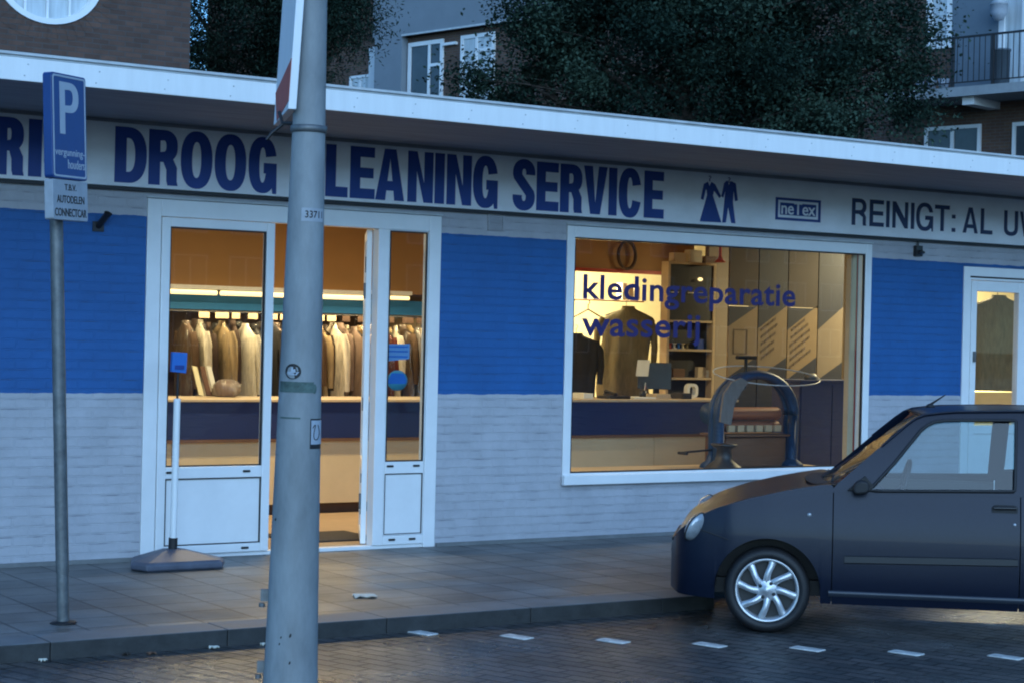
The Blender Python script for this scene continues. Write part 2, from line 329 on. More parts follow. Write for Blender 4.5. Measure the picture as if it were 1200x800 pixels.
# block capitals drawn as outlines
def ell(cx, cy, rx, ry, a0, a1, n=18, e=2.35):
    out = []
    for i in range(n + 1):
        t = R(a0 + (a1 - a0) * i / n); c, s_ = math.cos(t), math.sin(t)
        out.append((cx + rx * math.copysign(abs(c) ** (2 / e), c), cy + ry * math.copysign(abs(s_) ** (2 / e), s_)))
    return out
def stroke(path, sv, sh):
    l, r = [], []
    for i, p in enumerate(path):
        a = path[max(i - 1, 0)]; b = path[min(i + 1, len(path) - 1)]
        tx, ty = b[0] - a[0], b[1] - a[1]; d = math.hypot(tx, ty) or 1; tx /= d; ty /= d
        w = math.hypot(sv * ty, sh * tx) / 2
        l.append((p[0] - ty * w, p[1] + tx * w)); r.append((p[0] + ty * w, p[1] - tx * w))
    return l + r[::-1]
def glyph(ch, W, H, s, t):
    if ch == 'I': return [[(0, 0), (W, 0), (W, H), (0, H)]]
    if ch == 'L': return [[(0, 0), (W, 0), (W, t), (s, t), (s, H), (0, H)]]
    if ch == 'E':
        b = .5 * H
        return [[(0, 0), (W, 0), (W, t), (s, t), (s, b - t * .5), (W * .94, b - t * .5), (W * .94, b + t * .5), (s, b + t * .5), (s, H - t), (W * .98, H - t), (W * .98, H), (0, H)]]
    if ch == 'T': c = W / 2; return [[(c - s / 2, 0), (c + s / 2, 0), (c + s / 2, H - t), (W, H - t), (W, H), (0, H), (0, H - t), (c - s / 2, H - t)]]
    if ch == 'N': q = s * .92; return [[(0, 0), (q, 0), (q, .64 * H), (W - q * 1.02, 0), (W, 0), (W, H), (W - q, H), (W - q, .36 * H), (q * 1.02, H), (0, H)]]
    if ch == 'A':
        c = W / 2; f = lambda z: s + (c - s) * z / .9
        return [[(0, 0), (s, 0), (f(.19), .19 * H), (W - f(.19), .19 * H), (W - s, 0), (W, 0), (c + s * .58, H), (c - s * .58, H)],
                [(f(.19 + t / H * .95), .19 * H + t * .95), (W - f(.19 + t / H * .95), .19 * H + t * .95), (c, .84 * H)]]
    if ch == 'V': c = W / 2; return [[(0, H), (s, H), (c, .20 * H), (W - s, H), (W, H), (c + s * .56, 0), (c - s * .56, 0)]]
    if ch == 'W':
        k = s * .85; q = W / 4
        return [[(0, H), (k, H), (q, .2 * H), (2 * q - k * .45, H), (2 * q + k * .45, H), (3 * q, .2 * H), (W - k, H), (W, H), (3 * q + k * .5, 0), (3 * q - k * .5, 0), (2 * q, .72 * H), (q + k * .5, 0), (q - k * .5, 0)]]
    if ch == 'O': return [ell(W / 2, H / 2, W / 2, H / 2, 0, 360, 40)[:-1], ell(W / 2, H / 2, W / 2 - s, H / 2 - t, 0, 360, 40)[:-1]]
    if ch == 'D':
        c = W * .42
        return [[(0, 0)] + ell(c, H / 2, W - c, H / 2, -90, 90, 20) + [(0, H)], [(s, t)] + ell(c, H / 2, W - c - s, H / 2 - t, -90, 90, 20) + [(s, H - t)]]
    def ring_open(a, ai): return ell(W / 2, H / 2, W / 2, H / 2, a, 360 - a, 36), ell(W / 2, H / 2, W / 2 - s, H / 2 - t, ai, 360 - ai, 36)
    if ch == 'C':
        o, i = ring_open(17, 24); return [o + i[::-1]]
    if ch == 'G':
        o = ell(W / 2, H / 2, W / 2, H / 2, 17, 312, 34); i = ell(W / 2, H / 2, W / 2 - s, H / 2 - t, 24, 322, 30)
        return [o + [(W - s * .42, .10 * H), (W - s * .34, 0), (W, 0), (W, .54 * H), (W * .54, .54 * H), (W * .54, .54 * H - t), (W - s, .54 * H - t)] + i[::-1]]
    if ch == 'S':
        rx = W / 2 - s / 2; ry = .27 * H - t / 2
        p = ell(W / 2, .73 * H, rx, ry, -8, 200, 18, 2.2) + ell(W / 2, .27 * H, rx, ry, 20, -188, 18, 2.2)
        return [stroke(p, s, t)]
    if ch == 'J':
        p = [(W - s / 2, H), (W - s / 2, .5 * H)] + ell(W / 2, .26 * H, W / 2 - s / 2, .26 * H - t / 2, 0, -175, 16)
        return [stroke(p, s, t)]
    if ch == 'U':
        ry = .32 * H
        return [[(0, H)] + ell(W / 2, ry, W / 2, ry, 180, 360, 20) + [(W, H), (W - s, H)] + ell(W / 2, ry, W / 2 - s, ry - t, 360, 180, 20) + [(s, H)]]
    if ch in 'RP':
        m = .42 * H; c = W * .50; ry = (H - m) / 2
        hole = [(s, m + t * .9)] + ell(c, m + ry, W * .98 - c - s, ry - t * .95, -90, 90, 14) + [(s, H - t)]
        if ch == 'P': return [[(0, 0), (s, 0), (s, m)] + ell(c, m + ry, W - c, ry, -90, 90, 16) + [(0, H)], hole]
        return [[(0, 0), (s, 0), (s, m), (c, m), (W - s * 1.02, m - t * .7), (W - s, .08 * H), (W - s * .9, 0), (W, 0), (W * .965, .08 * H), (W * .965, .33 * H), (W * .86, m + .025 * H)] + ell(c, m + ry, W * .98 - c, ry, -50, 90, 16) + [(0, H)], hole]
    if ch == ':': return [[(0, 0), (W, 0), (W, s), (0, s)], [(0, .52 * H), (W, .52 * H), (W, .52 * H + s), (0, .52 * H + s)]]
def word(spec, z0, H, s, t, y, depth=.005):
    mb = MB(); loops = []
    for ch, x0, x1 in spec:
        ov = .010 if ch in 'OCGS' else 0
        for lp in glyph(ch, x1 - x0, H + 2 * ov, s, t): loops.append([(x0 + a, z0 - ov + b) for a, b in lp])
    v, f = curve_mesh(loops, depth)
    return mb.add(to_wall(v, y), f)

# ------------------------------------------------------------------ ground
KY, KI = -3.055, -2.775
pave_poly = [(-60, KI), (1.40, KI), (1.68, -2.306), (60, -2.306), (60, 0.12), (-60, 0.12)]
structure('road', MB().add([(-90, -60, ROAD_Z), (90, -60, ROAD_Z), (90, 1, ROAD_Z), (-90, 1, ROAD_Z)], [(0, 1, 2, 3)]), 'road')
structure('ground', MB().add([(-400, -400, -.13), (400, -400, -.13), (400, 400, -.13), (-400, 400, -.13)], [(0, 1, 2, 3)]), 'soil')
structure('pavement', MB().prism_xy(pave_poly, -.12, 0), 'pave')
mb = MB(); xs = -40.
while xs < 1.4:
    x2 = min(xs + 1.0, 1.42); mb.prism_xy([(xs + .0015, KY), (x2 - .0015, KY), (x2 - (.02 if x2 > 1.41 else .0015), KI - .002), (xs + .0015, KI - .002)], -.12, .002); xs = x2
mb.prism_xy([(1.423, KY), (1.82, -2.56), (1.68, -2.31), (1.402, KI - .001)], -.12, .001)
mb.box(1.824, 30, -2.56, -2.308, -.12, .002)
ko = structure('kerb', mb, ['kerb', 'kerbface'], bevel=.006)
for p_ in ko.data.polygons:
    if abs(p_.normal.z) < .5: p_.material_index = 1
marks = [(-.80, -3.11), (-.375, -3.47), (.05, -3.83), (.475, -4.18), (.90, -4.53), (1.325, -4.88), (1.75, -5.23)]
MARKLAB = ['white paver in the road nearest the kerb and the lamp post, first of the row', 'second white paver of the row from the lamp post, below the shop door side',
           'third white paver of the row, in the warm reflection before the car', 'white paver in the road just in front of the car bumper',
           'white paver in the road directly below the car front wheel', 'white paver below the car door behind the front wheel', 'last white paver of the row under the rear of the car door']
for i, (x, y) in enumerate(marks):
    mb = MB().box(-.095, .095, -.045, .045, -.03, .005)
    o = part('marking_paver', mb, 'whitepaver', bevel=.004); o.location = (x, y, ROAD_Z); o.rotation_euler.z = R(-73 + random.uniform(-2, 2))
    tag(o, MARKLAB[i], 'road marking', 'white pavers marking the edge of the parking bay')
def scrap(name, x, y, z, sx, sy, rz, m, lab, cat='litter'):
    mb = MB(); n = 4; rows = []
    for i in range(n + 1):
        rows.append([(sx * (i / n - .5) * (1 + .15 * math.sin(j * 3 + i)), sy * (j / n - .5) * (1 + .15 * math.cos(i * 2.3 + j)), .006 + .010 * abs(math.sin(i * 1.7 + j * 2.1))) for j in range(n + 1)])
    mb.grid(rows, 0, False)
    rows2 = [[(a, b, c - .004) for a, b, c in r] for r in rows][::-1]; mb.grid(rows2, 0, False)
    o = part(name, mb, m); o.location = (x, y, z); o.rotation_euler.z = R(rz); tag(o, lab, cat)
scrap('paper_scrap', -.70, -2.235, 0.0, .14, .13, -20, 'paper', 'pale yellow paper scrap lying flat on the pavement before the shop door')
scrap('paper_scrap', -2.10, -3.10, ROAD_Z, .055, .05, -20, 'paper', 'small white paper scrap in the gutter left of the lamp post')
scrap('paper_scrap', -1.80, -3.12, ROAD_Z, .06, .035, 5, 'paper', 'thin white paper scrap in the gutter touching the lamp post outline')
scrap('paper_scrap', -3.05, -3.09, ROAD_Z, .04, .035, 5, 'paper', 'white crumpled scrap in the gutter at the left edge')
scrap('dead_leaf', -2.60, -3.10, ROAD_Z, .05, .04, 40, 'bark', 'brown dead leaf in the gutter below the parking sign', 'leaf')
scrap('dead_leaf', -2.48, -3.14, ROAD_Z, .04, .05, 80, 'wood', 'reddish dead leaf in the gutter right of the parking sign', 'leaf')

# ------------------------------------------------------------------ shop building
MODE = 'fac'
shop = thing('shop_building', 'low flat roofed dry cleaning shop with blue and white painted brick front', 'shop')
SX0, SX1, BD = -6.0, 15.0, 9.3
mb = MB(); T0, T1 = .0, .24
DX0, DX1, WX0, WX1, EX0, EX1 = -1.114, .979, 2.006, 4.926, 5.949, 7.45
for a, b in ((SX0, DX0), (DX1, WX0), (WX1, EX0), (EX1, SX1)): mb.box(a, b, T0, T1, 0.0, 3.02)
mb.box(DX0, DX1, T0, T1, 2.556, 3.02); mb.box(WX0, WX1, T0, T1, 2.55, 3.02); mb.box(EX0, EX1, T0, T1, 2.40, 3.02)
mb.box(WX0, WX1, T0, T1, 0.0, .446)
part('front_wall', mb, 'paint', shop)
mb = MB(); mb.box(SX0, DX0 - .01, -.022, -.001, .0, .028); mb.box(DX1 + .01, EX0 - .01, -.022, -.001, 0, .028)
part('plinth', mb, 'kerb', shop)
mb = MB(); mb.box(SX0, SX0 + .24, .242, BD, 0, 3.08); mb.box(SX1 - .24, SX1, .242, BD, 0, 3.08); mb.box(SX0, SX1, BD + .002, BD + .24, 0, 3.08)
part('outer_wall', mb, 'paint', shop)
Y0_ = -1.65; BD = 9.3
mb = MB(); mb.prism_yz([(Y0_ + .002, 3.083), (BD + .4, 3.083), (BD + .4, 3.21), (Y0_ + .002, 3.21)], SX0 - .6, SX1 + .6)
part('roof', mb, 'soffit', shop)
mb = MB(); mb.box(SX0 - .62, SX1 + .62, Y0_ - .025, Y0_, 3.074, 3.208)
fa = part('fascia', mb, 'fascia', shop, bevel=.003)
for k in range(40):
    x = SX0 + .2 + k * .38
    for z in (3.108, 3.168):
        if 2 < k < 34: part('nail', MB().lathe([(0, Y0_ - .0285), (.0045, Y0_ - .028), (.005, Y0_ - .025)], (x + (z - 3.1) * .3, 0, z + random.uniform(-.006, .006)), 'y', 8), 'trim', fa)
mb = MB(); mb.box(SX0 - .62, SX1 + .62, Y0_ - .035, Y0_ + .06, 3.224, 3.240); mb.box(SX0 - .6, SX1 + .6, Y0_ - .018, Y0_ + .04, 3.210, 3.224)
part('roof_trim', mb, 'trim', shop)
part('soffit_batten', MB().box(SX0 - .6, SX1 + .6, -.085, -.062, 3.060, 3.082), 'soffit', shop)
mb = MB(); mb.box(SX0 + .24, SX1 - .24, .242, BD, -.1, .012); part('floor', mb, 'floor', shop)
mb = MB(); mb.box(SX0 + .25, SX1 - .25, .245, BD - .01, 3.02, 3.06); part('ceiling', mb, 'ochre', shop)
RX = lambda x, y: x + SX * y / AX       # where a plan line drawn on the front lies at depth y
def deep(name, x0, x1, y, z0, z1, m, th=.06): return part(name, MB().box(x0, x1, y, y + th, z0, z1), m, shop, f=fmap(y))
part('back_wall', MB().box(SX0 + .25, SX1 - .25, 7.35, 7.42, .014, 3.02), 'cream', shop)
deep('bulkhead', -3.4, 1.62, 2.20, 2.07, 3.03, 'ochre'); deep('bulkhead', 1.62, 4.32, 2.20, 2.44, 3.03, 'ochre')
deep('bulkhead_edge', 1.62, 4.32, 2.192, 2.398, 2.438, 'red'); deep('pelmet', -3.4, 1.62, 2.16, 1.848, 1.998, 'teal')
deep('partition', 1.63, 1.72, 2.30, .014, 3.02, 'tan', 2.2); deep('dark_backing', -3.4, 1.62, 3.20, .014, 3.02, 'brown')

def fr(mb, x0, x1, z0, z1, w, y0, y1, wb=None, wt=None):   # rectangular frame
    wb = wb or w; wt = wt or w
    mb.box(x0, x0 + w, y0, y1, z0, z1); mb.box(x1 - w, x1, y0, y1, z0, z1)
    mb.box(x0 + w, x1 - w, y0, y1, z0, z0 + wb); mb.box(x0 + w, x1 - w, y0, y1, z1 - wt, z1); return mb
# entrance: frame, left leaf, open leaf, sidelight
mb = MB(); mb.box(-1.112, -1.022, -.012, .085, 0, 2.554); mb.box(.886, .977, -.012, .085, 0, 2.554); mb.box(-1.022, .886, -.012, .085, 2.432, 2.554)
mb.box(.499, .577, -.012, .085, .03, 2.432); mb.box(.577, .886, -.012, .085, .03, .10)
mb.box(-1.022, .886, .002, .085, 0, .03)
ent = part('entrance_frame', mb, 'upvc', shop, bevel=.005)
def cap(x, z, par, y=-.013):
    m_ = MB().prism_xz([(x - .022, z - .008), (x + .022, z - .008), (x + .026, z), (x + .022, z + .008), (x - .022, z + .008), (x - .026, z)], y - .006, y); part('drain_cap', m_, 'black', par)
mb = MB(); fr(mb, -1.018, -.256, .032, 2.428, .056, -.020, .05, .062, .066)
mb.box(-.962, -.312, -.020, .05, .575, .658); leaf = part('door', mb, 'upvc', shop, 'closed white door leaf with clear upper pane', bevel=.005)
mb = MB().box(-.962, -.312, .0, .03, .094, .575); part('panel', mb, 'upvc', leaf)
mb = MB(); fr(mb, -.962, -.312, .658, 2.362, .010, -.004, .012); part('gasket', mb, 'black', leaf)
mb = MB(); fr(mb, -.9605, -.3135, .0955, .5735, .007, -.010, .0); part('gasket', mb, 'black', leaf)
mb = MB().box(-.952, -.322, .005, .015, .668, 2.352); part('pane', mb, 'glass', leaf)
cap(-.935, .620, leaf, -.021); cap(-.42, .620, leaf, -.021); cap(-.42, .062, leaf, -.021)
# sidelight
mb = MB(); fr(mb, .580, .883, .102, 2.43, .006, -.006, .05); mb.box(.586, .877, -.012, .05, .575, .665); side = part('sidelight', mb, 'upvc', shop, 'narrow white framed sidelight right of the doorway', bevel=.004)
mb = MB().box(.587, .876, .005, .03, .11, .574); part('panel', mb, 'upvc', side)
mb = MB(); fr(mb, .5865, .8765, .1085, .5735, .006, -.003, .004); part('gasket', mb, 'black', side)
mb = MB(); fr(mb, .5865, .8765, .6655, 2.424, .010, -.004, .010); part('gasket', mb, 'black', side)
mb = MB().box(.597, .866, .005, .014, .676, 2.414); part('pane', mb, 'glass', side)
for x, z in ((.62, .632), (.82, .632), (.645, .07), (.80, .07)): cap(x, z, side, -.013)
mb = MB().prism_xz([(.597, 1.43), (.762, 1.45), (.765, 1.565), (.597, 1.56)], .0155, .017)
for z in (1.46, 1.50, 1.535): mb.box(.605, .75, .0142, .0153, z, z + .012, 1)
part('sticker', mb, ['notice', 'sticker_blue'], side, 'rectangular light blue notice stuck inside the sidelight')
mb = MB().lathe([(0, .0165), (.078, .0165), (.078, .0155), (0, .0155)], (.675, 0, 1.285), 'y', 28)
mb.prism_xz([(.61, 1.26), (.74, 1.26), (.745, 1.285), (.72, 1.34), (.63, 1.34), (.605, 1.285)][::-1], .0140, .0152, 1)
part('sticker', mb, ['sticker_teal', 'sticker_blue'], side, 'round teal and blue sticker inside the sidelight')
# leaf standing open, square to the front
LFM = Matrix.Translation((AX * .497 - .02, .095, 0)) @ Matrix.Rotation(R(-27.6), 4, 'Z')
def leafpart(nm, mb, m, par, lab=None, bevel=0.): mb.xform(LFM); return part(nm, mb, m, par, lab, bevel, f=ident)
W_ = .86; mb = MB()
for a, b in ((0, .06), (W_ - .06, W_)): mb.box(-.022, .022, a, b, .035, 2.428)
for c, d in ((.035, .10), (.575, .66), (2.365, 2.428)): mb.box(-.022, .022, .06, W_ - .06, c, d)
opn = leafpart('door', mb, 'upvc', shop, 'white door leaf standing open into the shop', .004)
leafpart('pane', MB().box(-.004, .004, .06, W_ - .06, .66, 2.365), 'glass', opn)
leafpart('panel', MB().box(-.012, .012, .06, W_ - .06, .10, .575), 'upvc', opn)
for z, h in ((1.05, .10), (.50, .07), (.26, .10), (2.1, .12)): leafpart('lock_plate', MB().box(-.028, -.0225, .012, .045, z, z + h), 'black', opn)
for z in (1.9, .3): leafpart('hinge', MB().tube([(-.03, -.004, z), (-.03, -.004, z + .12)], .009), 'steel', opn)
# big shop window
mb = MB(); fr(mb, 2.009, 4.923, .448, 2.547, .066, -.010, .09, .095, .092); win = part('window', mb, 'upvc', shop, 'wide white framed shop window with lettering', bevel=.006)
part('sill', MB().box(2.000, 4.931, -.055, -.0105, .449, .527), 'upvc', win, bevel=.006)
mb = MB(); fr(mb, 2.0755, 4.8565, .5435, 2.4545, .010, .0, .02); part('gasket', mb, 'black', win)
part('pane', MB().box(2.086, 4.846, .012, .022, .554, 2.444), 'glass', win)
part('reveal_strip', MB().box(4.79, 4.85, .10, .16, .55, 2.45), 'tan', win); part('reveal_strip', MB().box(4.852, 4.872, .10, .125, .55, 2.45), 'red', win)
mb = MB(); v, f = text_mesh('kledingreparatie', .002, .018, 1.04); mb.add(to_wall(fit(v, 2.161, 4.146, 1.893, 2.160), .007), f); part('lettering', mb, 'violet', win)
mb = MB(); v, f = text_mesh('wasserij', .002, .018, 1.04); mb.add(to_wall(fit(v, 2.155, 3.222, 1.590, 1.855), .007), f); part('lettering', mb, 'violet', win)
# lintel slot lines over the frames
mb = MB(); mb.box(2.0, 4.93, -.016, -.001, 2.553, 2.566); mb.box(-1.12, .985, -.016, -.001, 2.559, 2.570); part('drip_strip', mb, 'trim', shop)
# second entrance behind the car
mb = MB(); mb.box(5.951, 6.035, -.012, .085, 0, 2.396); mb.box(7.36, 7.448, -.012, .085, 0, 2.396); mb.box(6.035, 7.36, -.012, .085, 2.27, 2.396); mb.box(6.665, 6.74, -.012, .085, .03, 2.27); mb.box(6.035, 7.36, 0, .085, 0, .03)
e2 = part('entrance_frame', mb, 'upvc', shop, bevel=.005)
part('ventilation_slot', MB().box(6.02, 7.30, -.015, -.0125, 2.292, 2.308), 'black', e2)
mb = MB(); fr(mb, 6.039, 6.661, .034, 2.266, .062, -.018, .05, .09, .10); mb.box(6.101, 6.599, -.018, .05, .82, .90); d2 = part('door', mb, 'upvc', shop, 'white glazed door at the right end of the shop', bevel=.005)
part('panel', MB().box(6.101, 6.599, .0, .03, .124, .82), 'upvc', d2)
part('pane', MB().box(6.101, 6.599, .008, .018, .90, 2.166), 'glass', d2)
part('handle', MB().box(6.062, 6.078, -.045, -.019, 1.50, 1.60), 'steel', d2)
mb = MB(); fr(mb, 6.745, 7.355, .034, 2.266, .05, -.014, .05, .7, .09); w2 = part('sidelight', mb, 'upvc', shop, bevel=.004)
part('pane', MB().box(6.795, 7.305, .008, .018, .734, 2.176), 'glass', w2)

# ------------------------------------------------------------------ sign over the front
sg = thing('shop_sign', 'long pale sign board with dark blue dry cleaning lettering under the roof edge', 'sign', (0, 0, 2.8))
part('sign_board', MB().box(-5.9, 14.9, -.058, -.003, 2.622, 3.082), 'board', sg, bevel=.003)
part('lower_rail', MB().box(-5.9, 14.9, -.05, -.003, 2.598, 2.620), 'cartrim', sg)
HB = dict(z0=2.647, H=.388, s=.073, t=.076, y=-.0615)
for nm, sp in (('RIJ', [('R', -2.08, -1.905), ('I', -1.879, -1.800), ('J', -1.779, -1.640)]),
               ('DROOG', [('D', -1.348, -1.146), ('R', -1.132, -.942), ('O', -.923, -.715), ('O', -.698, -.486), ('G', -.468, -.275)]),
               ('CLEANING', [('C', -.150, .050), ('L', .074, .234), ('E', .252, .434), ('A', .440, .656), ('N', .682, .875), ('I', .890, .963), ('N', .983, 1.176), ('G', 1.190, 1.387)]),
               ('SERVICE', [('S', 1.511, 1.692), ('E', 1.707, 1.891), ('R', 1.905, 2.093), ('V', 2.105, 2.306), ('I', 2.322, 2.392), ('C', 2.410, 2.606), ('E', 2.636, 2.813)])):
    part('lettering', word(sp, **HB), 'navy', sg)
part('lettering', word([('R', 4.654, 4.806), ('E', 4.842, 4.993), ('I', 5.02, 5.054), ('N', 5.088, 5.255), ('I', 5.290, 5.324), ('G', 5.348, 5.534), ('T', 5.556, 5.719), (':', 5.748, 5.786), ('A', 5.874, 6.045), ('L', 6.081, 6.216), ('U', 6.356, 6.519), ('W', 6.545, 6.811)], 2.706, .240, .035, .037, -.0615), 'navy_dim', sg)
DRESS = [(3.156, 2.836), (3.181, 2.965), (3.216, 2.985), (3.233, 2.945), (3.251, 2.985), (3.285, 2.968), (3.344, 2.872), (3.330, 2.856), (3.276, 2.915), (3.266, 2.872), (3.352, 2.648), (3.150, 2.646), (3.214, 2.872), (3.210, 2.912), (3.198, 2.925), (3.178, 2.829)]
SUIT = [(3.348, 2.872), (3.372, 2.985), (3.392, 3.006), (3.406, 3.006), (3.416, 2.962), (3.428, 3.006), (3.446, 3.004), (3.481, 2.990), (3.504, 2.846), (3.480, 2.838), (3.462, 2.940), (3.457, 2.830), (3.486, 2.648), (3.448, 2.650), (3.414, 2.790), (3.394, 2.650), (3.362, 2.648), (3.378, 2.830), (3.386, 2.930), (3.364, 2.862)]
mb = MB()
for lp_ in (DRESS, SUIT): v, f = curve_mesh([lp_], .005); mb.add(to_wall(v, -.0615), f)
for x in (3.233, 3.416): mb.tube([(x, -.062, 2.99), (x, -.062, 3.012), (x + .012, -.062, 3.024), (x + .004, -.062, 3.036), (x - .008, -.062, 3.03)], .0035, 6)
part('emblem', mb, 'navy', sg, 'dark blue dress and suit on hangers')
mb = MB(); fr(mb, 3.876, 4.328, 2.706, 2.901, .022, -.064, -.0585); part('logo', mb, 'navy', sg, 'framed dark blue netex logo plate')
mb = MB(); mb.box(3.922, 4.284, -.0605, -.0585, 2.752, 2.858); lg = part('logo', mb, 'navy', sg)
mb = MB(); v, f = text_mesh('neTex', .003, .012, .98); mb.add(to_wall(fit(v, 3.932, 4.276, 2.757, 2.868), -.0625), f); part('lettering', mb, 'board', lg)

def wallbit(name, mb, m, lab, cat, loc, bevel=.0): lone(name, mb, m, lab, cat, None, None, bevel, loc)
mb = MB(); fr(mb, 1.345, 1.475, 2.468, 2.600, .012, -.018, -.001); [mb.box(1.357, 1.463, -.014, -.004, 2.485 + k * .018, 2.494 + k * .018) for k in range(6)]
wallbit('wall_vent', mb, 'paint', 'small painted louvre vent in the wall between doorway and shop window', 'vent', (1.41, -.001, 2.53))
mb = MB().box(5.375, 5.445, -.045, -.001, 2.462, 2.56); mb.prism_yz([(-.045, 2.52), (-.085, 2.505), (-.085, 2.49), (-.045, 2.475)], 5.385, 5.435); mb.tube([(5.41, -.02, 2.56), (5.41, -.02, 2.60)], .01)
wallbit('alarm_box', mb, 'blackgloss', 'small dark box with a snout on the wall right of the shop window', 'sensor', (5.41, -.001, 2.5), .004)
mb = MB().tube([(-1.425, -.002, 2.335), (-1.40, -.10, 2.415), (-1.398, -.108, 2.425)], [.020, .022, .026], 12); mb.box(-1.46, -1.39, -.012, -.001, 2.30, 2.37)
wallbit('flag_holder', mb, 'blackgloss', 'slanting black flag pole socket on the wall left of the doorway', 'flag holder', (-1.425, -.001, 2.335))

# ------------------------------------------------------------------ parking sign
MODE = None
c_dir = Vector((-math.sin(R(19.7)), -math.cos(R(19.7)), 0))
ps = thing('parking_sign', 'blue parking sign with white P and permit plate on a leaning steel post', 'road sign', (-2.724, -2.472, 0), (0, 0, 0))
ps.rotation_mode = 'QUATERNION'; ps.rotation_quaternion = Matrix.Rotation(R(2.2), 3, c_dir).to_quaternion()
OFF[ps.name] = Vector((0, 0, 0))
part('post', MB().tube([(0, 0, -.02), (0, 0, .28)], .0335, 16).tube([(0, 0, .281), (0, 0, 2.93)], .036, 16), 'steel', ps)
part('ground_collar', MB().lathe([(.0, .004), (.075, .003), (.07, .008), (.034, .014)], n=18), 'black', ps)
nrm = Vector((math.sin(R(36)), -math.cos(R(36)), 0)); tt = Vector((-nrm.y, nrm.x, 0)); fm = Matrix((tt.to_4d(), (-nrm).to_4d(), Vector((0, 0, 1, 0)), (0, 0, 0, 1))).transposed()
fm = Matrix(((tt.x, -nrm.x, 0, 0), (tt.y, -nrm.y, 0, 0), (0, 0, 1, 0), (0, 0, 0, 1)))
def onface(mb): mb.xform(fm); return mb      # local: x right, -y out of the face, z up
def rrect(x0, x1, z0, z1, r, n=5):
    out = []
    for cx, cz, a in ((x1 - r, z0 + r, -90), (x1 - r, z1 - r, 0), (x0 + r, z1 - r, 90), (x0 + r, z0 + r, 180)):
        out += [(cx + r * math.cos(R(a + 90 * i / n)), cz + r * math.sin(R(a + 90 * i / n))) for i in range(n + 1)]
    return out
PW = .165
pnl = part('panel', onface(MB().prism_xz(rrect(-PW, PW, 2.445, 3.020, .02), -.095, -.040)), 'signblue', ps, 'blue panel with white P', bevel=.003)
v, f = curve_mesh([rrect(-PW + .010, PW - .010, 2.455, 3.010, .016), rrect(-PW + .020, PW - .020, 2.465, 3.000, .012)], .002); part('border', onface(MB().add(to_wall(v, -.0965), f)), 'signwhite', pnl)
v, f = curve_mesh(glyph('P', .165, .285, .045, .042), .002); part('lettering', onface(MB().add(to_wall([(a * 1.08 - .090, b + 2.690, c) for a, b, c in v], -.0965), f)), 'signwhite', pnl)
for s_, z, a, b in (('vergunning-', 2.560, -.140, .140), ('houders', 2.503, -.020, .140)):
    v, f = text_mesh(s_, .0015, .006); part('lettering', onface(MB().add(to_wall(fit(v, a, b, z, z + .050), -.0965), f)), 'signwhite', pnl)
sub = part('subplate', onface(MB().prism_xz(rrect(-PW, PW, 2.220, 2.440, .012), -.095, -.040)), 'platewhite', ps, 'whitish plate with black text below the blue panel', bevel=.002)
for s_, z, a, b, h in (('T.B.V.', 2.383, -.055, .055, .034), ('AUTODELEN', 2.313, -.130, .130, .042), ('CONNECTCAR', 2.240, -.150, .150, .044)):
    v, f = text_mesh(s_, .0015, .010); part('lettering', onface(MB().add(to_wall(fit(v, a, b, z, z + h), -.0963), f)), 'black', sub)
for z in (2.32, 2.55, 2.88): part('clamp', onface(MB().box(-.05, .05, -.041, .04, z - .012, z + .012)), 'steel', ps)

# ------------------------------------------------------------------ lamp post
LPX, LPY = -3.150, -6.113
tilt = R(.62)
lp = thing('lamp_post', 'thick tapering grey steel lamp post with stickers in front of the shop door', 'lamp post', (LPX, LPY, ROAD_Z))
lp.rotation_mode = 'QUATERNION'; lp.rotation_quaternion = Matrix.Rotation(tilt, 3, Vector((math.sin(PSI), math.cos(PSI), 0))).to_quaternion()
OFF[lp.name] = Vector((0, 0, 0))
def LR(z): return max(.035, .1005 - .0182 * max(0, z - .40)) if z < 4.2 else .035
prof = [(.1035, -.05), (.1035, .45), (.1005, .46)] + [(LR(z), z) for z in (.9, 1.4, 1.9, 2.4, 3.0, 3.6, 4.1)] + [(.03, 5.2), (0, 5.2)]
part('shaft', MB().lathe(prof, n=40), 'post', lp)
vd = math.atan2(-math.cos(R(26.4)), -math.sin(R(26.4)))      # towards the camera
def patch(frac0, frac1, z0, z1, out=.0015, n=8, shape=None):
    mb = MB(); a0 = vd + math.asin(frac0); a1 = vd + math.asin(frac1); rows = []
    for i in range(7):
        z = z0 + (z1 - z0) * i / 6; rows.append([((LR(z) + out) * math.cos(a0 + (a1 - a0) * j / n), (LR(z) + out) * math.sin(a0 + (a1 - a0) * j / n), z) for j in range(n + 1)])
    if shape is None: return mb.grid(rows, 0, True)
    pts = shape; vs = []
    for fx, fz in pts:
        a = a0 + (a1 - a0) * fx; z = z0 + (z1 - z0) * fz; vs.append(((LR(z) + out) * math.cos(a), (LR(z) + out) * math.sin(a), z))
    return mb.add(vs, [tuple(range(len(vs)))], 0)
def onpost(s, frac0, frac1, z0, z1, out, off=.01):
    v, f = text_mesh(s, .0005, off); v = fit(v, 0, 1, 0, 1); a0 = vd + math.asin(frac0); a1 = vd + math.asin(frac1); vs = []
    for x, z, d in v:
        a = a0 + (a1 - a0) * x; zz = z0 + (z1 - z0) * z; r = LR(zz) + out; vs.append((r * math.cos(a), r * math.sin(a), zz))
    return MB().add(vs, f)
zz = lambda z: z - ROAD_Z
np_ = part('number_plate', patch(-.25, .93, zz(2.055), zz(2.105), .0012), 'platewhite', lp, 'faded grey number strip')
part('lettering', onpost('33711', -.05, .85, zz(2.068), zz(2.095), .0022), 'black', np_)
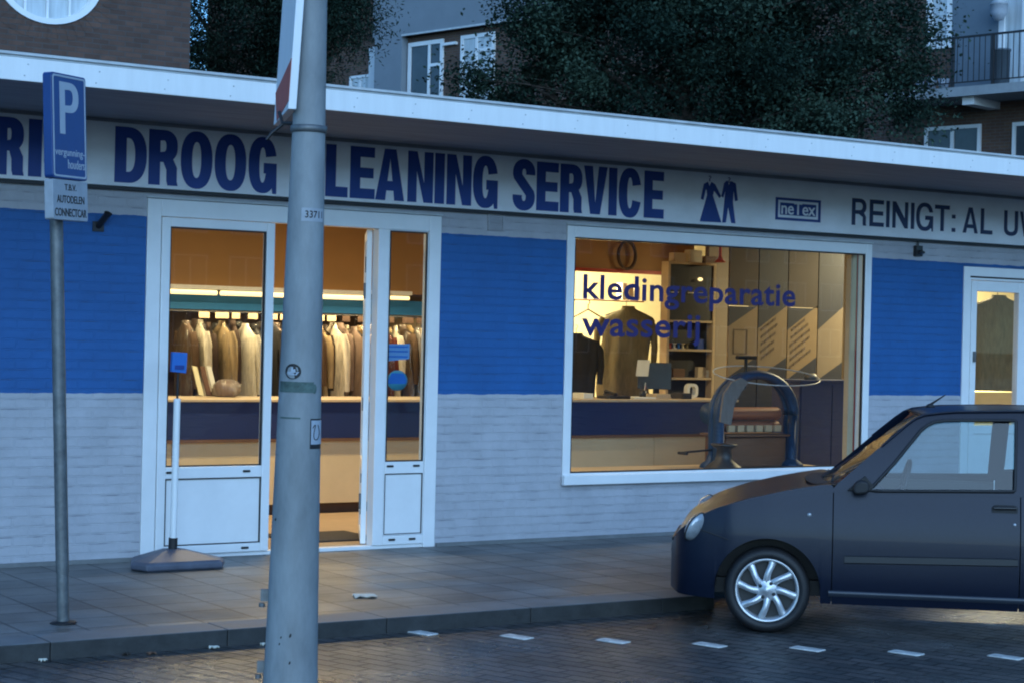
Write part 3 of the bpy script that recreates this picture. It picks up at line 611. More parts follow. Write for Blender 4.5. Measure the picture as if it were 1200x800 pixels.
st = part('sticker', patch(-.72, .02, zz(1.464), zz(1.522), .0012, shape=[(.5 + .5 * math.cos(2 * math.pi * i / 28), .5 + .5 * math.sin(2 * math.pi * i / 28)) for i in range(28)]), 'black', lp, 'round black sticker with a white ship')
part('sticker_print', patch(-.66, -.04, zz(1.470), zz(1.516), .0022, shape=[(.08, .45), (.2, .22), (.78, .22), (.95, .5), (.7, .48), (.68, .7), (.52, .68), (.5, .9), (.38, .85), (.36, .5)]), 'signwhite', st)
mb = patch(-.93, .62, zz(1.415), zz(1.455), .0012, n=16); mb2 = patch(.55, .75, zz(1.412), zz(1.448), .0014, shape=[(.5 + .5 * math.cos(2 * math.pi * i / 14), .5 + .5 * math.sin(2 * math.pi * i / 14)) for i in range(14)]); mb.add(mb2.v, mb2.f)
part('tape_residue', mb, 'moss', lp, 'weathered dark green strip')
part('tape_residue', patch(-.85, .05, zz(1.316), zz(1.322), .0012), 'moss', lp, 'thin dark line')
s2 = part('sticker', patch(.50, .985, zz(1.205), zz(1.318), .0012), 'black', lp, 'white dark edged sticker with a scribbled drawing')
part('sticker_print', patch(.535, .985, zz(1.222), zz(1.312), .0022), 'signwhite', s2)
mb = MB(); sq = []
for i in range(34):
    t = i / 33; fx = .60 + .30 * t + .07 * math.sin(t * 11); z = zz(1.236 + .062 * (.5 + .45 * math.sin(t * 7.5 + .6))); a = vd + math.asin(min(.98, fx)); sq.append(((LR(z) + .003) * math.cos(a), (LR(z) + .003) * math.sin(a), z))
part('sticker_print', mb.tube(sq, .0016, 5), 'black', s2)
for z, fx, w in ((.50, -.12, .010), (.40, -.10, .008), (.495, -.45, .006), (.47, -.5, .006), (.93, -.88, .007)):
    part('paint_chip', patch(fx, fx + w / .1, zz(z), zz(z) + w * 1.7, .0010, n=3, shape=[(0, .2), (.4, 0), (.9, .3), (1, .8), (.6, 1), (.2, .7)]), 'black', lp)
for z in (.645, .375):
    a = vd - math.pi / 2; cx, cy = math.cos(a), math.sin(a); r = LR(z + .09)
    part('clip', MB().obox((cx * (r + .012), cy * (r + .012), zz(z)), (cx, cy, 0), (-cy, cx, 0), (0, 0, 1), .016, .012, .022).tube([(cx * (r + .022), cy * (r + .022), zz(z) - .03), (cx * (r + .022), cy * (r + .022), zz(z) - .045)], .012), 'steel', lp)
zc = zz(2.405); part('clamp_band', MB().lathe([(LR(zc) + .001, zc - .014), (LR(zc) + .007, zc - .012), (LR(zc) + .007, zc + .012), (LR(zc) + .001, zc + .014)], n=32), 'steel', lp)

# board strapped to the lamp post
bd = thing('notice_board', 'tall white board with a red corner strapped edge on to the lamp post', 'notice board', (-3.215, -6.19, 2.46))
near = Vector((-3.222, -6.175, 0)); q = Vector((math.sin(R(20.7)), math.cos(R(20.7)), 0)); nb = Vector((-q.y, q.x, 0)); bm_ = Matrix(((q.x, nb.x, 0, near.x), (q.y, nb.y, 0, near.y), (0, 0, 1, 0), (0, 0, 0, 1)))
ln = .035      # lean outwards at the foot
def lean(mb): mb.xform(bm_); mb.v = [(x + (z - 2.47) * .045, y - (z - 2.47) * .02, z) for x, y, z in mb.v]; return mb
part('board', lean(MB().box(0, .60, -.015, .015, 2.47, 3.6)), 'fascia', bd, bevel=.002)
part('print', lean(MB().prism_xz([(.0, 2.50), (.45, 2.472), (.598, 2.60), (.0, 2.66)], .0155, .0170)), 'red', bd, 'red triangle at the foot of the board')
part('bracket', MB().tube([(-3.14, -6.13, 2.425), (-3.20, -6.05, 2.43), (-3.20, -6.02, 2.475)], .007, 8).tube([(-3.20, -6.05, 2.425), (-3.235, -6.03, 2.39), (-3.25, -6.02, 2.365)], .006, 8), 'cartrim', bd)

# ------------------------------------------------------------------ flag stand
YS = 1.3; MODE = 'in'
fs = thing('flag_stand', 'dark weighted stand with a white pole and small blue plate before the shop door', 'sign stand', (-.86, -.20, 0))
ring = [(-.295, -.06), (-.245, -.165), (.235, -.165), (.30, -.06), (.21, .155), (-.20, .155)]
mb = MB(); rows = [[(x * k, y * k, z) for x, y in ring] for k, z in ((.93, 0), (1, .012), (1, .045), (.93, .062))]
mb.grid([[(-.86 + a, -.20 + b, c) for a, b, c in r] for r in rows], 0, False, True)
top = [(-.86 + x * .93, -.20 + y * .93, .062) for x, y in ring]; mid = [(-.86 + x * .22, -.20 + y * .22 + .02, .125) for x, y in ring]
mb.grid([top, mid], 0, False, True); mb.add(mid, [tuple(range(6))])
part('base', mb, 'basebl', fs, bevel=.008)
part('socket', MB().tube([(-.86, -.185, .11), (-.858, -.185, .20)], .027, 14), 'black', fs)
part('pole', MB().tube([(-.858, -.185, .19), (-.852, -.185, 1.16)], .0205, 14), 'fascia', fs)
part('rod', MB().tube([(-.852, -.185, 1.16), (-.850, -.185, 1.42)], .007, 8), 'black', fs)
part('plate', MB().prism_xz([(-.897, 1.345), (-.805, 1.335), (-.800, 1.475), (-.893, 1.48)], -.20, -.172).box(-.88, -.82, -.2035, -.2005, 1.36, 1.39, 1), ['sticker_blue', 'navy'], fs, bevel=.004)

# ------------------------------------------------------------------ inside the shop
YS = 1.25; MODE = 'in'
ct = thing('shop_counter', 'long counter with blue front band and cream base seen through the door', 'counter', (1.2, 1.2, 0))
part('top', MB().box(-2.9, 4.30, 1.16, 1.75, 1.025, 1.048), 'tan', ct, bevel=.003)
part('front_band', MB().box(-2.9, 4.28, 1.185, 1.22, .700, 1.024), 'counter_blue', ct)
part('stripe', MB().box(-2.9, 4.285, 1.178, 1.22, .672, .698), 'wood', ct)
mb = MB()
for k in range(8): mb.box(-2.9 + k * .9, -2.9 + k * .9 + .894, 1.205, 1.235, .115, .671)
part('base_panel', mb, 'counter_base', ct)
part('toe_kick', MB().box(-2.85, 4.25, 1.26, 1.30, .013, .114), 'brown', ct)
lone('doormat', MB().box(-.20, .46, .12, .62, .013, .028), 'mat', 'dark doormat just inside the open doorway', 'doormat', loc=(.13, .37, .013), bevel=.004)

# light fittings
def fixture(name, x0, x1, y, z, lab, r=.024):
    t = thing(name, lab, 'light fitting', ((x0 + x1) / 2, y, z))
    part('housing', MB().box(x0, x1, y - .03, y + .03, z + .03, z + .07), 'fascia', t, bevel=.004)
    mb = MB()
    n = max(1, round((x1 - x0) / 1.25))
    for k in range(n):
        a = x0 + (x1 - x0) * k / n + .02; b = x0 + (x1 - x0) * (k + 1) / n - .02; mb.tube([(a, y, z), (b, y, z)], r, 10)
    part('tube', mb, 'tube', t)
    return t
fixture('tube_light', -2.3, .60, 2.08, 2.010, 'long row of lit tubes under the ochre bulkhead behind the door')
fixture('tube_light', .63, 1.02, 2.08, 2.022, 'short lit tube at the right end of the row behind the sidelight', .02)
fixture('tube_light', 4.34, 4.58, 1.45, 2.02, 'short pale lit tube above the left text panel')
fixture('tube_light', 5.10, 5.42, 1.45, 2.045, 'short pale lit tube above the right text panel')

# garments on the conveyor
GC = {'dark brown': (.045, .025, .016), 'beige': (.36, .26, .14), 'cream': (.62, .52, .36), 'white': (.70, .64, .52), 'charcoal': (.03, .028, .03), 'dark red': (.10, .018, .014),
      'tan': (.36, .24, .11), 'brown': (.09, .05, .026), 'grey': (.16, .14, .13), 'olive': (.17, .14, .075), 'navy': (.02, .022, .04), 'black': (.014, .014, .016), 'taupe': (.20, .14, .11)}
for k, c in GC.items(): M['cloth_' + k] = mat('cloth_' + k.replace(' ', '_'), c, .85, var=.25, vscale=14, bump=.35, bscale=40, stretch=(3, 3, .6))
def film(name):
    m = bpy.data.materials.new(name); m.use_nodes = True; nt = m.node_tree; n = nt.nodes; L = nt.links; n.remove(n['Principled BSDF']); out = n['Material Output']
    tr = n.new('ShaderNodeBsdfTransparent'); tr.inputs[0].default_value = (.93, .92, .90, 1); gl = n.new('ShaderNodeBsdfGlossy'); gl.inputs['Roughness'].default_value = .22
    df = n.new('ShaderNodeBsdfDiffuse'); df.inputs[0].default_value = (.8, .8, .78, 1); mm = n.new('ShaderNodeMixShader'); mm.inputs[0].default_value = .22; L.new(gl.outputs[0], mm.inputs[1]); L.new(df.outputs[0], mm.inputs[2])
    tc = n.new('ShaderNodeTexCoord'); mp = n.new('ShaderNodeMapping'); mp.inputs['Scale'].default_value = (22, 22, 5); L.new(tc.outputs['Object'], mp.inputs[0])
    no = n.new('ShaderNodeTexNoise'); no.inputs['Scale'].default_value = 1; no.inputs['Detail'].default_value = 4; L.new(mp.outputs[0], no.inputs['Vector'])
    mr = n.new('ShaderNodeMapRange'); mr.inputs['From Min'].default_value = .46; mr.inputs['From Max'].default_value = .72; mr.inputs['To Min'].default_value = .05; mr.inputs['To Max'].default_value = .48; L.new(no.outputs['Fac'], mr.inputs['Value'])
    bp = n.new('ShaderNodeBump'); bp.inputs['Strength'].default_value = .7; bp.inputs['Distance'].default_value = .03; L.new(no.outputs['Fac'], bp.inputs['Height']); L.new(bp.outputs[0], gl.inputs['Normal'])
    mx = n.new('ShaderNodeMixShader'); L.new(mr.outputs[0], mx.inputs[0]); L.new(tr.outputs[0], mx.inputs[1]); L.new(mm.outputs[0], mx.inputs[2]); L.new(mx.outputs[0], out.inputs[0]); return m
M['film'] = film('clear_plastic_film')
def garment(name, x, y, zt, w, L, th, col, rot, lab, group=None, film=False, sleeves=True, cat='garment', seed=0):
    rg = random.Random(seed); t = thing(name, lab, cat, (x, y, zt), (0, 0, rot), group)
    prof = [(.0, .24, .85), (.025, .27, .9), (.04, .36, .9), (.075, .66, .95), (.115, .93, .95), (.145, 1.0, 1.0), (.19, .97, 1.05), (.35, .93, 1.1), (.6, .96, 1.15), (.85, 1.02, 1.25), (1.0, 1.05, 1.3)]
    rows = []; n = 28; ph = rg.random() * 6
    for s_, wk, tk in prof:
        row = []
        for j in range(n):
            a = 2 * math.pi * j / n; fold = 1 + (.26 * math.sin(a * 4 + ph + s_ * 2.5) + .16 * math.sin(a * 9 + ph * 2 - s_ * 3)) * min(1, s_ * 2.2)
            row.append((w * wk * math.cos(a) * (1 + .06 * math.sin(ph + s_ * 6 + a)) + .02 * math.sin(ph * 3 + s_ * 5), th * tk * math.sin(a) * fold, -L * s_))
        rows.append(row)
    mb = MB().grid(rows, 0, True, True); mb.add(rows[-1], [tuple(range(n))])
    mb.add(rows[0], [tuple(range(n - 1, -1, -1))])
    b = part('body', mb, 'cloth_' + col, t)
    if sleeves:
        for s_ in (-1, 1):
            p = [(s_ * w * .88, 0, -L * .115), (s_ * w * 1.07, .01, -L * .22), (s_ * w * 1.12, .02, -L * .42), (s_ * w * 1.08, .03, -L * .66)]
            part('sleeve', MB().tube(p, [.034, .042, .038, .030], 12), 'cloth_' + col, t)
    hk = MB().tube([(0, 0, -.03), (0, 0, .045), (.018, 0, .065), (.012, 0, .085), (-.008, 0, .082)], .0035, 6); hk.tube([(-w * .8, 0, -L * .10), (0, 0, -.02), (w * .8, 0, -L * .10)], .008, 6)
    part('hanger', hk, 'blackgloss', t)
    if film:
        rows2 = [[(a * 1.06 + .006 * math.sin(i * 3 + j), b_ * 1.35 + .012 * math.sin(j * 2.7 + i), c * 1.03 - .004) for j, (a, b_, c) in enumerate(r)] for i, r in enumerate(rows)]
        part('plastic_cover', MB().grid(rows2, 0, True, True), 'film', t)
    return t
cols = ['brown', 'dark brown', 'white', 'dark brown', 'charcoal', 'beige', 'dark brown', 'black', 'white', 'charcoal', 'dark brown', 'black', 'taupe', 'charcoal', 'grey', 'dark red', 'white', 'brown', 'beige', 'dark brown', 'white', 'taupe', 'cream', 'taupe', 'tan', 'beige', 'tan', 'dark red', 'beige', 'white', 'brown', 'tan', 'grey', 'cream', 'olive', 'taupe']
ORD = ['first', 'second', 'third', 'fourth', 'fifth', 'sixth', 'seventh', 'eighth', 'ninth', 'tenth', 'eleventh', 'twelfth', 'thirteenth', 'fourteenth', 'fifteenth', 'sixteenth', 'seventeenth', 'eighteenth', 'nineteenth', 'twentieth', 'twenty-first', 'twenty-second', 'twenty-third', 'twenty-fourth', 'twenty-fifth', 'twenty-sixth', 'twenty-seventh', 'twenty-eighth', 'twenty-ninth', 'thirtieth', 'thirty-first', 'thirty-second', 'thirty-third', 'thirty-fourth', 'thirty-fifth', 'thirty-sixth']
gx = -1.22
for i, c in enumerate(cols):
    fl = i % 5 in (0, 2, 4)
    garment('hanging_garment', gx, 2.62 + .05 * math.sin(i * 2.1), 1.745 + .02 * math.sin(i * 1.3),   .185 + .03 * math.sin(i * 1.7), 1.05 + .06 * math.sin(i), .026 + .010 * (i % 3 == 0), c, R(-86 + 14 * math.sin(i * 1.9)),
            '%s garment%s, %s from the left on the rail behind the counter' % (c, ' in clear film' if fl else '', ORD[i]), 'cleaned garments hanging on the rail', fl, True, seed=i)
    gx += .074 + .014 * math.sin(i * 2.7)
rl = thing('garment_rail', 'dark rail with number tags above the hanging garments', 'clothes rail', (.2, 2.62, 1.83))
part('rail', MB().tube([(-2.8, 2.62, 1.842), (1.6, 2.62, 1.842)], .014, 10), 'blackgloss', rl)
for k in range(17):
    x = -1.15 + k * .16; part('number_tag', MB().box(x, x + .10 + .03 * math.sin(k * 2), 2.50, 2.505, 1.775, 1.835), 'tan' if k < 9 else 'brown', rl)
bk = thing('plastic_bag', 'bulging pale plastic bag of laundry standing on the counter among the clothes', 'laundry bag', (-.70, 1.45, 1.048))
rows = [[(-.70 + r_ * math.cos(a) * (1 + .10 * math.sin(3 * a + z * 20)), 1.45 + .8 * r_ * math.sin(a) * (1 + .12 * math.sin(4 * a + z * 30)), 1.048 + z) for a in [2 * math.pi * k / 28 for k in range(28)]] for z, r_ in ((0, .07), (.012, .098), (.06, .112), (.11, .105), (.135, .085), (.152, .06), (.160, .03), (.161, .002))]
mb = MB().grid(rows, 0, True, True); mb.add(rows[0], [tuple(range(27, -1, -1))]); part('body', mb, 'cloth_taupe', bk)
part('film', MB().grid([[(-.70 + (a + .70) * 1.05, 1.45 + (b - 1.45) * 1.05, c + .001) for a, b, c in r] for r in rows], 0, True, True), 'film', bk)
for i, (x, dx, m_) in enumerate(((-.93, -.04, 'cream'), (-.78, -.10, 'paper'), (-.86, -.05, 'wood'))):
    mb = MB().obox((x + dx * .5, 1.52, 1.048 + .14), (math.cos(.24), 0, -math.sin(.24)), (0, 1, 0), (math.sin(-.24), 0, math.cos(.24)), .022, .006, .135); 
    mb.v = [(a, b, max(c, 1.049)) for a, b, c in mb.v]
    lone('box_sleeve', mb, m_, ['cream flat carton leaning on the counter behind the blue plate', 'white flat carton leaning left of the laundry bag', 'brown flat carton leaning between the two pale cartons'][i], 'carton', loc=(x, 1.52, 1.048))

# ---- window side of the shop
sh = thing('shelf_cabinet', 'tall open shelf cabinet with tan frame behind the counter', 'shelf', (4.09, 1.80, 0))
part('frame', fr(MB(), 3.80, 4.385, .02, 2.515, .028, 1.80, 1.90), 'tan', sh)
part('back', MB().box(3.828, 4.357, 1.885, 1.899, .048, 2.487), 'cartrim', sh)
for z in (1.86, 1.545, 1.232): part('shelf', MB().box(3.83, 4.355, 1.803, 1.884, z - .012, z + .012), 'tan', sh)
part('upper_door', MB().box(3.83, 4.355, 1.812, 1.826, 1.875, 2.485), 'cartrim', sh)
part('spot_lamp', MB().ball((4.18, 1.79, 2.33), (.026, .02, .02), 8), 'tube', sh)
def carton(x0, x1, y0, y1, z0, z1, m, lab, nm='carton'): lone(nm, MB().box(x0, x1, y0, y1, z0, z1), m, lab, 'carton', loc=((x0 + x1) / 2, (y0 + y1) / 2, z0), bevel=.003)
carton(4.18, 4.28, 1.81, 1.88, 1.245, 1.36, 'tan', 'tan carton on the lowest shelf of the cabinet'); carton(4.285, 4.345, 1.81, 1.88, 1.245, 1.33, 'paper', 'pale small carton at the right end of the lowest shelf')
carton(3.88, 4.02, 1.81, 1.88, 1.245, 1.34, 'wood', 'dark brown carton at the left of the lowest shelf'); carton(4.17, 4.25, 1.81, 1.88, 1.558, 1.67, 'navy', 'navy box on the middle shelf of the cabinet')
mb = MB()
for k, (a, b) in enumerate(((3.85, 3.93), (3.97, 4.0), (4.05, 4.12), (4.17, 4.25))): mb.box(a, b, 1.800, 1.811, 2.17, 2.182)
part('glint_dashes', mb, 'paper', sh)  # pale dashes stand in for light reflected on the dark cabinet front
# clothes by the window
garment('dark_jacket', 2.80, 1.95, 1.705, .25, .82, .10, 'black', R(-52), 'black padded jacket hanging at the left edge of the shop window', None, False, True, 'jacket', 31)
garment('olive_jacket', 3.42, 2.05, 2.02, .29, 1.10, .11, 'olive', R(-36), 'long olive grey coat hanging before the bright cream wall', None, False, True, 'coat', 32)
garment('grey_cardigan', 2.62, 2.5, 2.03, .18, .55, .06, 'charcoal', R(-75), 'dark grey cardigan on the rail above the black padded jacket', None, False, False, 'cardigan', 33)
hg = MB().tube([(2.86, 2.4, 1.86), (3.10, 2.4, 1.985), (3.34, 2.4, 1.86)], .010, 8).tube([(3.10, 2.4, 1.985), (3.10, 2.4, 2.04), (3.12, 2.4, 2.06), (3.11, 2.4, 2.085)], .005, 6)
lone('clothes_hanger', hg, 'brown', 'empty dark hanger between cardigan and olive coat', 'hanger', loc=(3.1, 2.4, 2.0))
r2 = thing('wall_rail', 'thin brown rail along the bright cream wall', 'clothes rail', (3.0, 2.4, 2.095))
part('rail', MB().tube([(1.75, 2.4, 2.095), (3.79, 2.4, 2.095)], .010, 8), 'wood', r2); part('fixing', MB().box(1.70, 1.75, 2.38, 2.42, 2.07, 2.12), 'wood', r2)
for k, (x, m_) in enumerate(((3.46, 'paper'), (3.54, 'tan'), (3.62, 'paper'))): carton(x, x + .055, 2.30, 2.40, 2.106, 2.30 - .02 * k, m_, ['white card hanging upright on the rail above the olive coat', 'tan card standing on the rail between two white cards', 'white card on the rail beside the cabinet'][k], 'card')
ob = MB(); ob.tube([(3.455 + .105 * math.cos(2 * math.pi * i / 36), 2.165, 2.60 + .155 * math.sin(2 * math.pi * i / 36)) for i in range(36)], .017, 8, closed=True)
lone('oval_hoop', ob, 'brown', 'brown oval hoop hanging on the ochre bulkhead above the cream wall', 'hoop', loc=(3.455, 2.19, 2.6))
pdl = thing('hanging_hook', 'small dark red funnel shaped fitting hanging above the shelf cabinet', 'hook', (4.40, 1.75, 2.56))
part('stem', MB().tube([(4.40, 1.75, 2.99), (4.40, 1.75, 2.60)], .014, 8), 'red', pdl); part('cup', MB().lathe([(.014, 2.60), (.02, 2.57), (.055, 2.525), (.0, 2.52)], (4.40, 1.75, 0), n=16), 'red', pdl)
# things on the counter
mn = thing('monitor', 'dark computer monitor on the counter with a paper note', 'monitor', (3.58, 1.55, 1.048))
part('screen', MB().obox((3.545, 1.55, 1.27), (.80, -.6, 0), (.6, .8, 0), (0, 0, 1), .15, .012, .14), 'blackgloss', mn, bevel=.006)
part('back', MB().obox((3.64, 1.62, 1.25), (.80, -.6, 0), (.6, .8, 0), (0, 0, 1), .10, .05, .12), 'cartrim', mn, bevel=.01); part('foot', MB().box(3.50, 3.68, 1.50, 1.66, 1.049, 1.07).box(3.57, 3.61, 1.56, 1.6, 1.07, 1.16), 'blackgloss', mn)
part('note', MB().obox((3.45, 1.60, 1.35), (.80, -.6, 0), (.6, .8, 0), (.1, 0, 1), .055, .003, .085), 'paper', mn)
dp = MB(); v, f = curve_mesh([rrect(-.062, .062, 0, .15, .05), rrect(-.036, .036, .028, .122, .03)], .05); dp.add([(a + 3.905, 1.42 + c, b + 1.049) for a, b, c in v], f)
lone('tape_dispenser', dp, 'paper', 'pale ring shaped tape dispenser at the right end of the counter', 'tape dispenser', loc=(3.905, 1.42, 1.049), bevel=.004)
for i, (a, b, z, m_, lab) in enumerate(((2.62, 2.72, .055, 'tube', 'bright little lamp box at the left end of the window counter'), (2.88, 3.12, .03, 'black', 'flat black tray on the counter below the black jacket'), (3.16, 3.40, .02, 'paper', 'pile of pale papers on the counter below the olive coat'),
                                       (3.40, 3.56, .05, 'tan', 'low tan carton on the counter before the monitor'), (3.70, 3.80, .06, 'blackgloss', 'black small box on the counter beside the tape dispenser'))):
    lone('counter_item', MB().box(a, b, 1.24, 1.40, 1.0485, 1.0485 + z), 'paper' if m_ == 'tube' else m_, lab.replace('bright little lamp box', 'small white box'), 'desk item', loc=(a, 1.3, 1.0485), bevel=.004)
pc = thing('pen_cup', 'small dark cup of pens on the window counter beside the monitor', 'pen cup', (3.30, 1.30, 1.0485))
part('cup', MB().lathe([(0, 0), (.028, 0), (.032, .085), (.028, .085), (.024, .01), (0, .01)], (3.30, 1.30, 1.0485), n=14), 'blackgloss', pc)
for k in range(4): part('pen', MB().tube([(3.30 + .008 * math.cos(k * 1.6), 1.30 + .008 * math.sin(k * 1.6), 1.062), (3.30 + .03 * math.cos(k * 1.6), 1.30 + .03 * math.sin(k * 1.6), 1.185 + .01 * k)], .004, 6), ['red', 'sticker_blue', 'black', 'paper'][k], pc)
ph = thing('desk_phone', 'black desk telephone lying on the window counter below the olive coat', 'telephone', (3.02, 1.30, 1.0485))
part('base', MB().prism_yz([(1.24, 1.049), (1.40, 1.049), (1.40, 1.10), (1.24, 1.068)], 2.95, 3.10), 'blackgloss', ph, bevel=.004); part('handset', MB().tube([(2.965, 1.25, 1.088), (2.965, 1.32, 1.112), (2.965, 1.39, 1.118)], [.018, .011, .018], 10), 'black', ph)
for i_, (x_, z_, m_, lab_) in enumerate(((3.86, .10, 'tan', 'tan carton on top of the shelf cabinet, left one'), (4.05, .14, 'paper', 'white carton on top of the shelf cabinet between two others'), (4.24, .08, 'wood', 'brown flat carton on top of the shelf cabinet, right one'))): carton(x_, x_ + .15, 1.81, 1.89, 2.516, 2.516 + z_, m_, lab_)
for i_ in range(5):
    sp_ = MB().lathe([(0, 0), (.022, 0), (.022, .006), (.010, .008), (.010, .052), (.022, .054), (.022, .06), (0, .06)], (3.86 + .052 * i_, 1.84, 1.558), n=12); lone('thread_spool', sp_, ['red', 'paper', 'sticker_blue', 'counter_base', 'cloth_olive'][i_], ['red', 'white', 'blue', 'cream', 'olive'][i_] + ' thread spool on the middle shelf of the cabinet', 'spool', 'thread spools on the cabinet shelf', loc=(3.86 + .052 * i_, 1.84, 1.558))
# diagonal striped display panels
dk = ['brown', 'panelnavy', 'brown', 'panelnavy']; M['panelnavy'] = mat('panel_navy', (.010, .013, .028), .6, var=.08); M['panelbrown'] = mat('panel_brown', (.03, .018, .013), .65, var=.1); M['paneltan'] = mat('panel_tan', (.20, .14, .078), .6, var=.08); M['paneltext'] = mat('panel_text', (.085, .055, .035), .7, var=.1)
M['panelpale'] = mat('panel_pale', (.165, .13, .095), .6, var=.06)
DP = [(4.318, 4.662, 1.81, 2.035, 1.27, 1.49, 2.025), (4.674, 5.025, 1.795, 2.05, 1.265, 1.49, 2.99), (5.037, 5.405, 1.79, 2.06, 1.25, 1.50, 2.03), (5.417, 5.735, 1.80, 2.06, 1.245, 1.45, 2.99)]
PL = ['narrow display panel with plain tan diagonal band beside the shelf cabinet', 'display panel with lines of text on its tan diagonal, second beside the cabinet', 'display panel with text lines under the right short tube', 'dark display panel with broad plain pale diagonal at the right window edge']
for i, (a, b, l0, l1, u0, u1, zt) in enumerate(DP):
    y = 1.40; t = thing('display_panel', PL[i], 'display panel', ((a + b) / 2, y, 1.5), group='diagonal striped display panels')
    if zt < 2.5: part('head_field', MB().box(a, b, y, y + .02, zt + .004, 2.98), 'panelbrown', t)
    ztp = min(zt, 2.98)
    part('upper_field', MB().prism_xz([(a, l0), (b, l1), (b, ztp), (a, ztp)] if ztp > l1 else [(a, l0), (a + (b - a) * (ztp - l0) / (l1 - l0), ztp), (a, ztp)], y, y + .02), 'panelnavy', t)
    part('diagonal_band', MB().prism_xz([(a, u0), (b, u1), (b, l1 - .001), (a, l0 - .001)], y, y + .02), 'panelpale' if i == 3 else 'paneltan', t)
    part('lower_field', MB().prism_xz([(a, .05), (b, .05), (b, u1 - .001), (a, u0 - .001)], y, y + .02), 'panelnavy', t)
    if i in (1, 2):
        mb = MB(); rg = random.Random(i)
        for k in range(5 if i == 1 else 6):
            h = .055 + k * .078; sl = (l1 - l0) / (b - a); x0 = a + .03 + .02 * rg.random(); x1 = b - .04 - .12 * rg.random(); off = -h
            x = x0
            while x < x1:
                x2 = min(x + rg.uniform(.03, .08), x1); z0 = l0 + sl * (x - a) + off; z1 = l0 + sl * (x2 - a) + off
                mb.prism_xz([(x, z0), (x2, z1), (x2, z1 + .030), (x, z0 + .030)], y - .003, y - .0005); x = x2 + .012
        part('text_lines', mb, 'paneltext', t)
    if i == 0: part('drawing', fr(MB(), a + .06, b - .12, 1.52, 1.78, .006, y - .003, y - .0005), 'paneltext', t)
lone('tan_partition', MB().box(4.395, 4.75, 2.0, 2.06, .02, 2.98).box(4.75, 6.4, 2.0, 2.06, .02, 2.98), 'panelpale', 'tan partition wall behind the display panels right of the shelf cabinet', 'partition', loc=(5.2, 2.03, .02))
nv = thing('navy_display_case', 'large dark navy cabinet filling the lower right of the shop window', 'cabinet', (5.25, 1.05, 0))
part('carcass', MB().box(4.86, 5.62, .95, 1.30, .02, 1.245), 'counter_blue', nv, bevel=.004); part('top', MB().box(4.85, 5.63, .94, 1.31, 1.246, 1.268), 'navy_dim', nv)
for k in range(2): part('cabinet_door', MB().box(4.87 + .375 * k, 5.235 + .375 * k, .940, .949, .06, 1.22), 'counter_blue', nv)
bb = MB().lathe([(0, 0), (.055, 0), (.06, .02), (.05, .05), (.03, .065), (0, .065)], (5.12, 1.1, 1.268), n=16); lone('round_tin', bb, 'steel', 'round pale tin on top of the navy cabinet', 'tin', loc=(5.12, 1.1, 1.268))
# antique mangle
mg = thing('antique_mangle', 'antique blue cast iron mangle with wooden rollers standing in the shop window', 'mangle', (4.05, .66, .45))
PLT = MB().box(2.09, 4.84, .26, .94, .36, .45); lone('window_platform', PLT, 'tan', 'low tan display platform behind the shop window', 'display platform', loc=(3.5, .6, .36))
arch = []
for y in (.52, .60):
    P = [(3.68, y, .46), (3.67, y, .95)] + [(4.075 + .405 * math.cos(R(a)), y, .95 + .405 * math.sin(R(a)) * .95) for a in range(180, -1, -9)] + [(4.48, y, .95), (4.47, y, .46)]
    part('arch_frame', MB().tube(P,   .045 if y < .6 else .03, 12), 'castiron', mg)
    part('foot', MB().lathe([(0, 0), (.10, 0), (.09, .03), (.045, .07), (.038, .12)], (3.68, y, .451), n=14).lathe([(0, 0), (.10, 0), (.09, .03), (.045, .07), (.038, .12)], (4.47, y, .451), n=14), 'castiron', mg)
part('cross_tie', MB().tube([(4.075, .52, 1.335), (4.075, .60, 1.335)], .025, 8), 'castiron', mg)
part('pressure_screw', MB().tube([(4.075, .66, 1.20), (4.075, .66, 1.50)], .014, 8).tube([(3.975, .66, 1.495), (4.175, .66, 1.495)], .019, 8), 'black', mg)
for z, r in ((.955, .062), (.835, .05)): part('roller', MB().tube([(3.76, .66, z), (4.42, .66, z)], r, 20), 'roller', mg)
mb = MB()
for k in range(6): mb.box(3.80 + k * .10, 3.87 + k * .10, .545, .57, .79, .85)
part('peg_row', mb, 'tan', mg); part('tray', MB().box(3.74, 4.43, .50, .82, .745, .765), 'wood', mg, bevel=.004)
part('water_box', MB().box(3.78, 4.42, .54, .80, .455, .735), 'wood', mg, bevel=.006)
part('side_gear', MB().lathe([(0, -.02), (.10, -.02), (.105, 0), (.10, .02), (0, .02)], (3.70, .66, .955), 'x', 20), 'castiron', mg)
part('crank', MB().tube([(3.66, .58, .62), (3.30, .56, .60)], .010, 8).tube([(3.30, .56, .60), (3.30, .46, .60)], .014, 8), 'black', mg)
mb = MB().lathe([(0, 0), (.17, 0), (.15, .03), (.07, .10), (.055, .20), (.10, .235), (.10, .25), (0, .25)], (3.72, .42, .451), n=20); lone('iron_stand', mb, 'cartrim', 'dark turned iron pedestal at the left foot of the mangle', 'pedestal', loc=(3.72, .42, .451))
lone('draped_cloth', MB().prism_xz([(3.69, .90), (3.80, .87), (3.83, 1.06), (3.90, 1.18), (3.97, 1.27), (3.90, 1.31), (3.80, 1.27), (3.72, 1.16), (3.70, 1.02)], .44, .46), 'cloth_grey', 'pale grey cloth draped over the left shoulder of the blue mangle', 'cloth', loc=(3.78, .44, 1.06)) 
hp = MB(); hp.tube([(4.25 + .53 * math.cos(2 * math.pi * i / 60), .58 + .26 * math.sin(2 * math.pi * i / 60), 1.325 + .085 * math.sin(2 * math.pi * i / 60)) for i in range(60)], .006, 6, closed=True)
lone('wire_hoop', hp, 'signwhite', 'thin white wire hoop lying tilted over the top of the mangle', 'hoop', loc=(4.25, .6, 1.33))
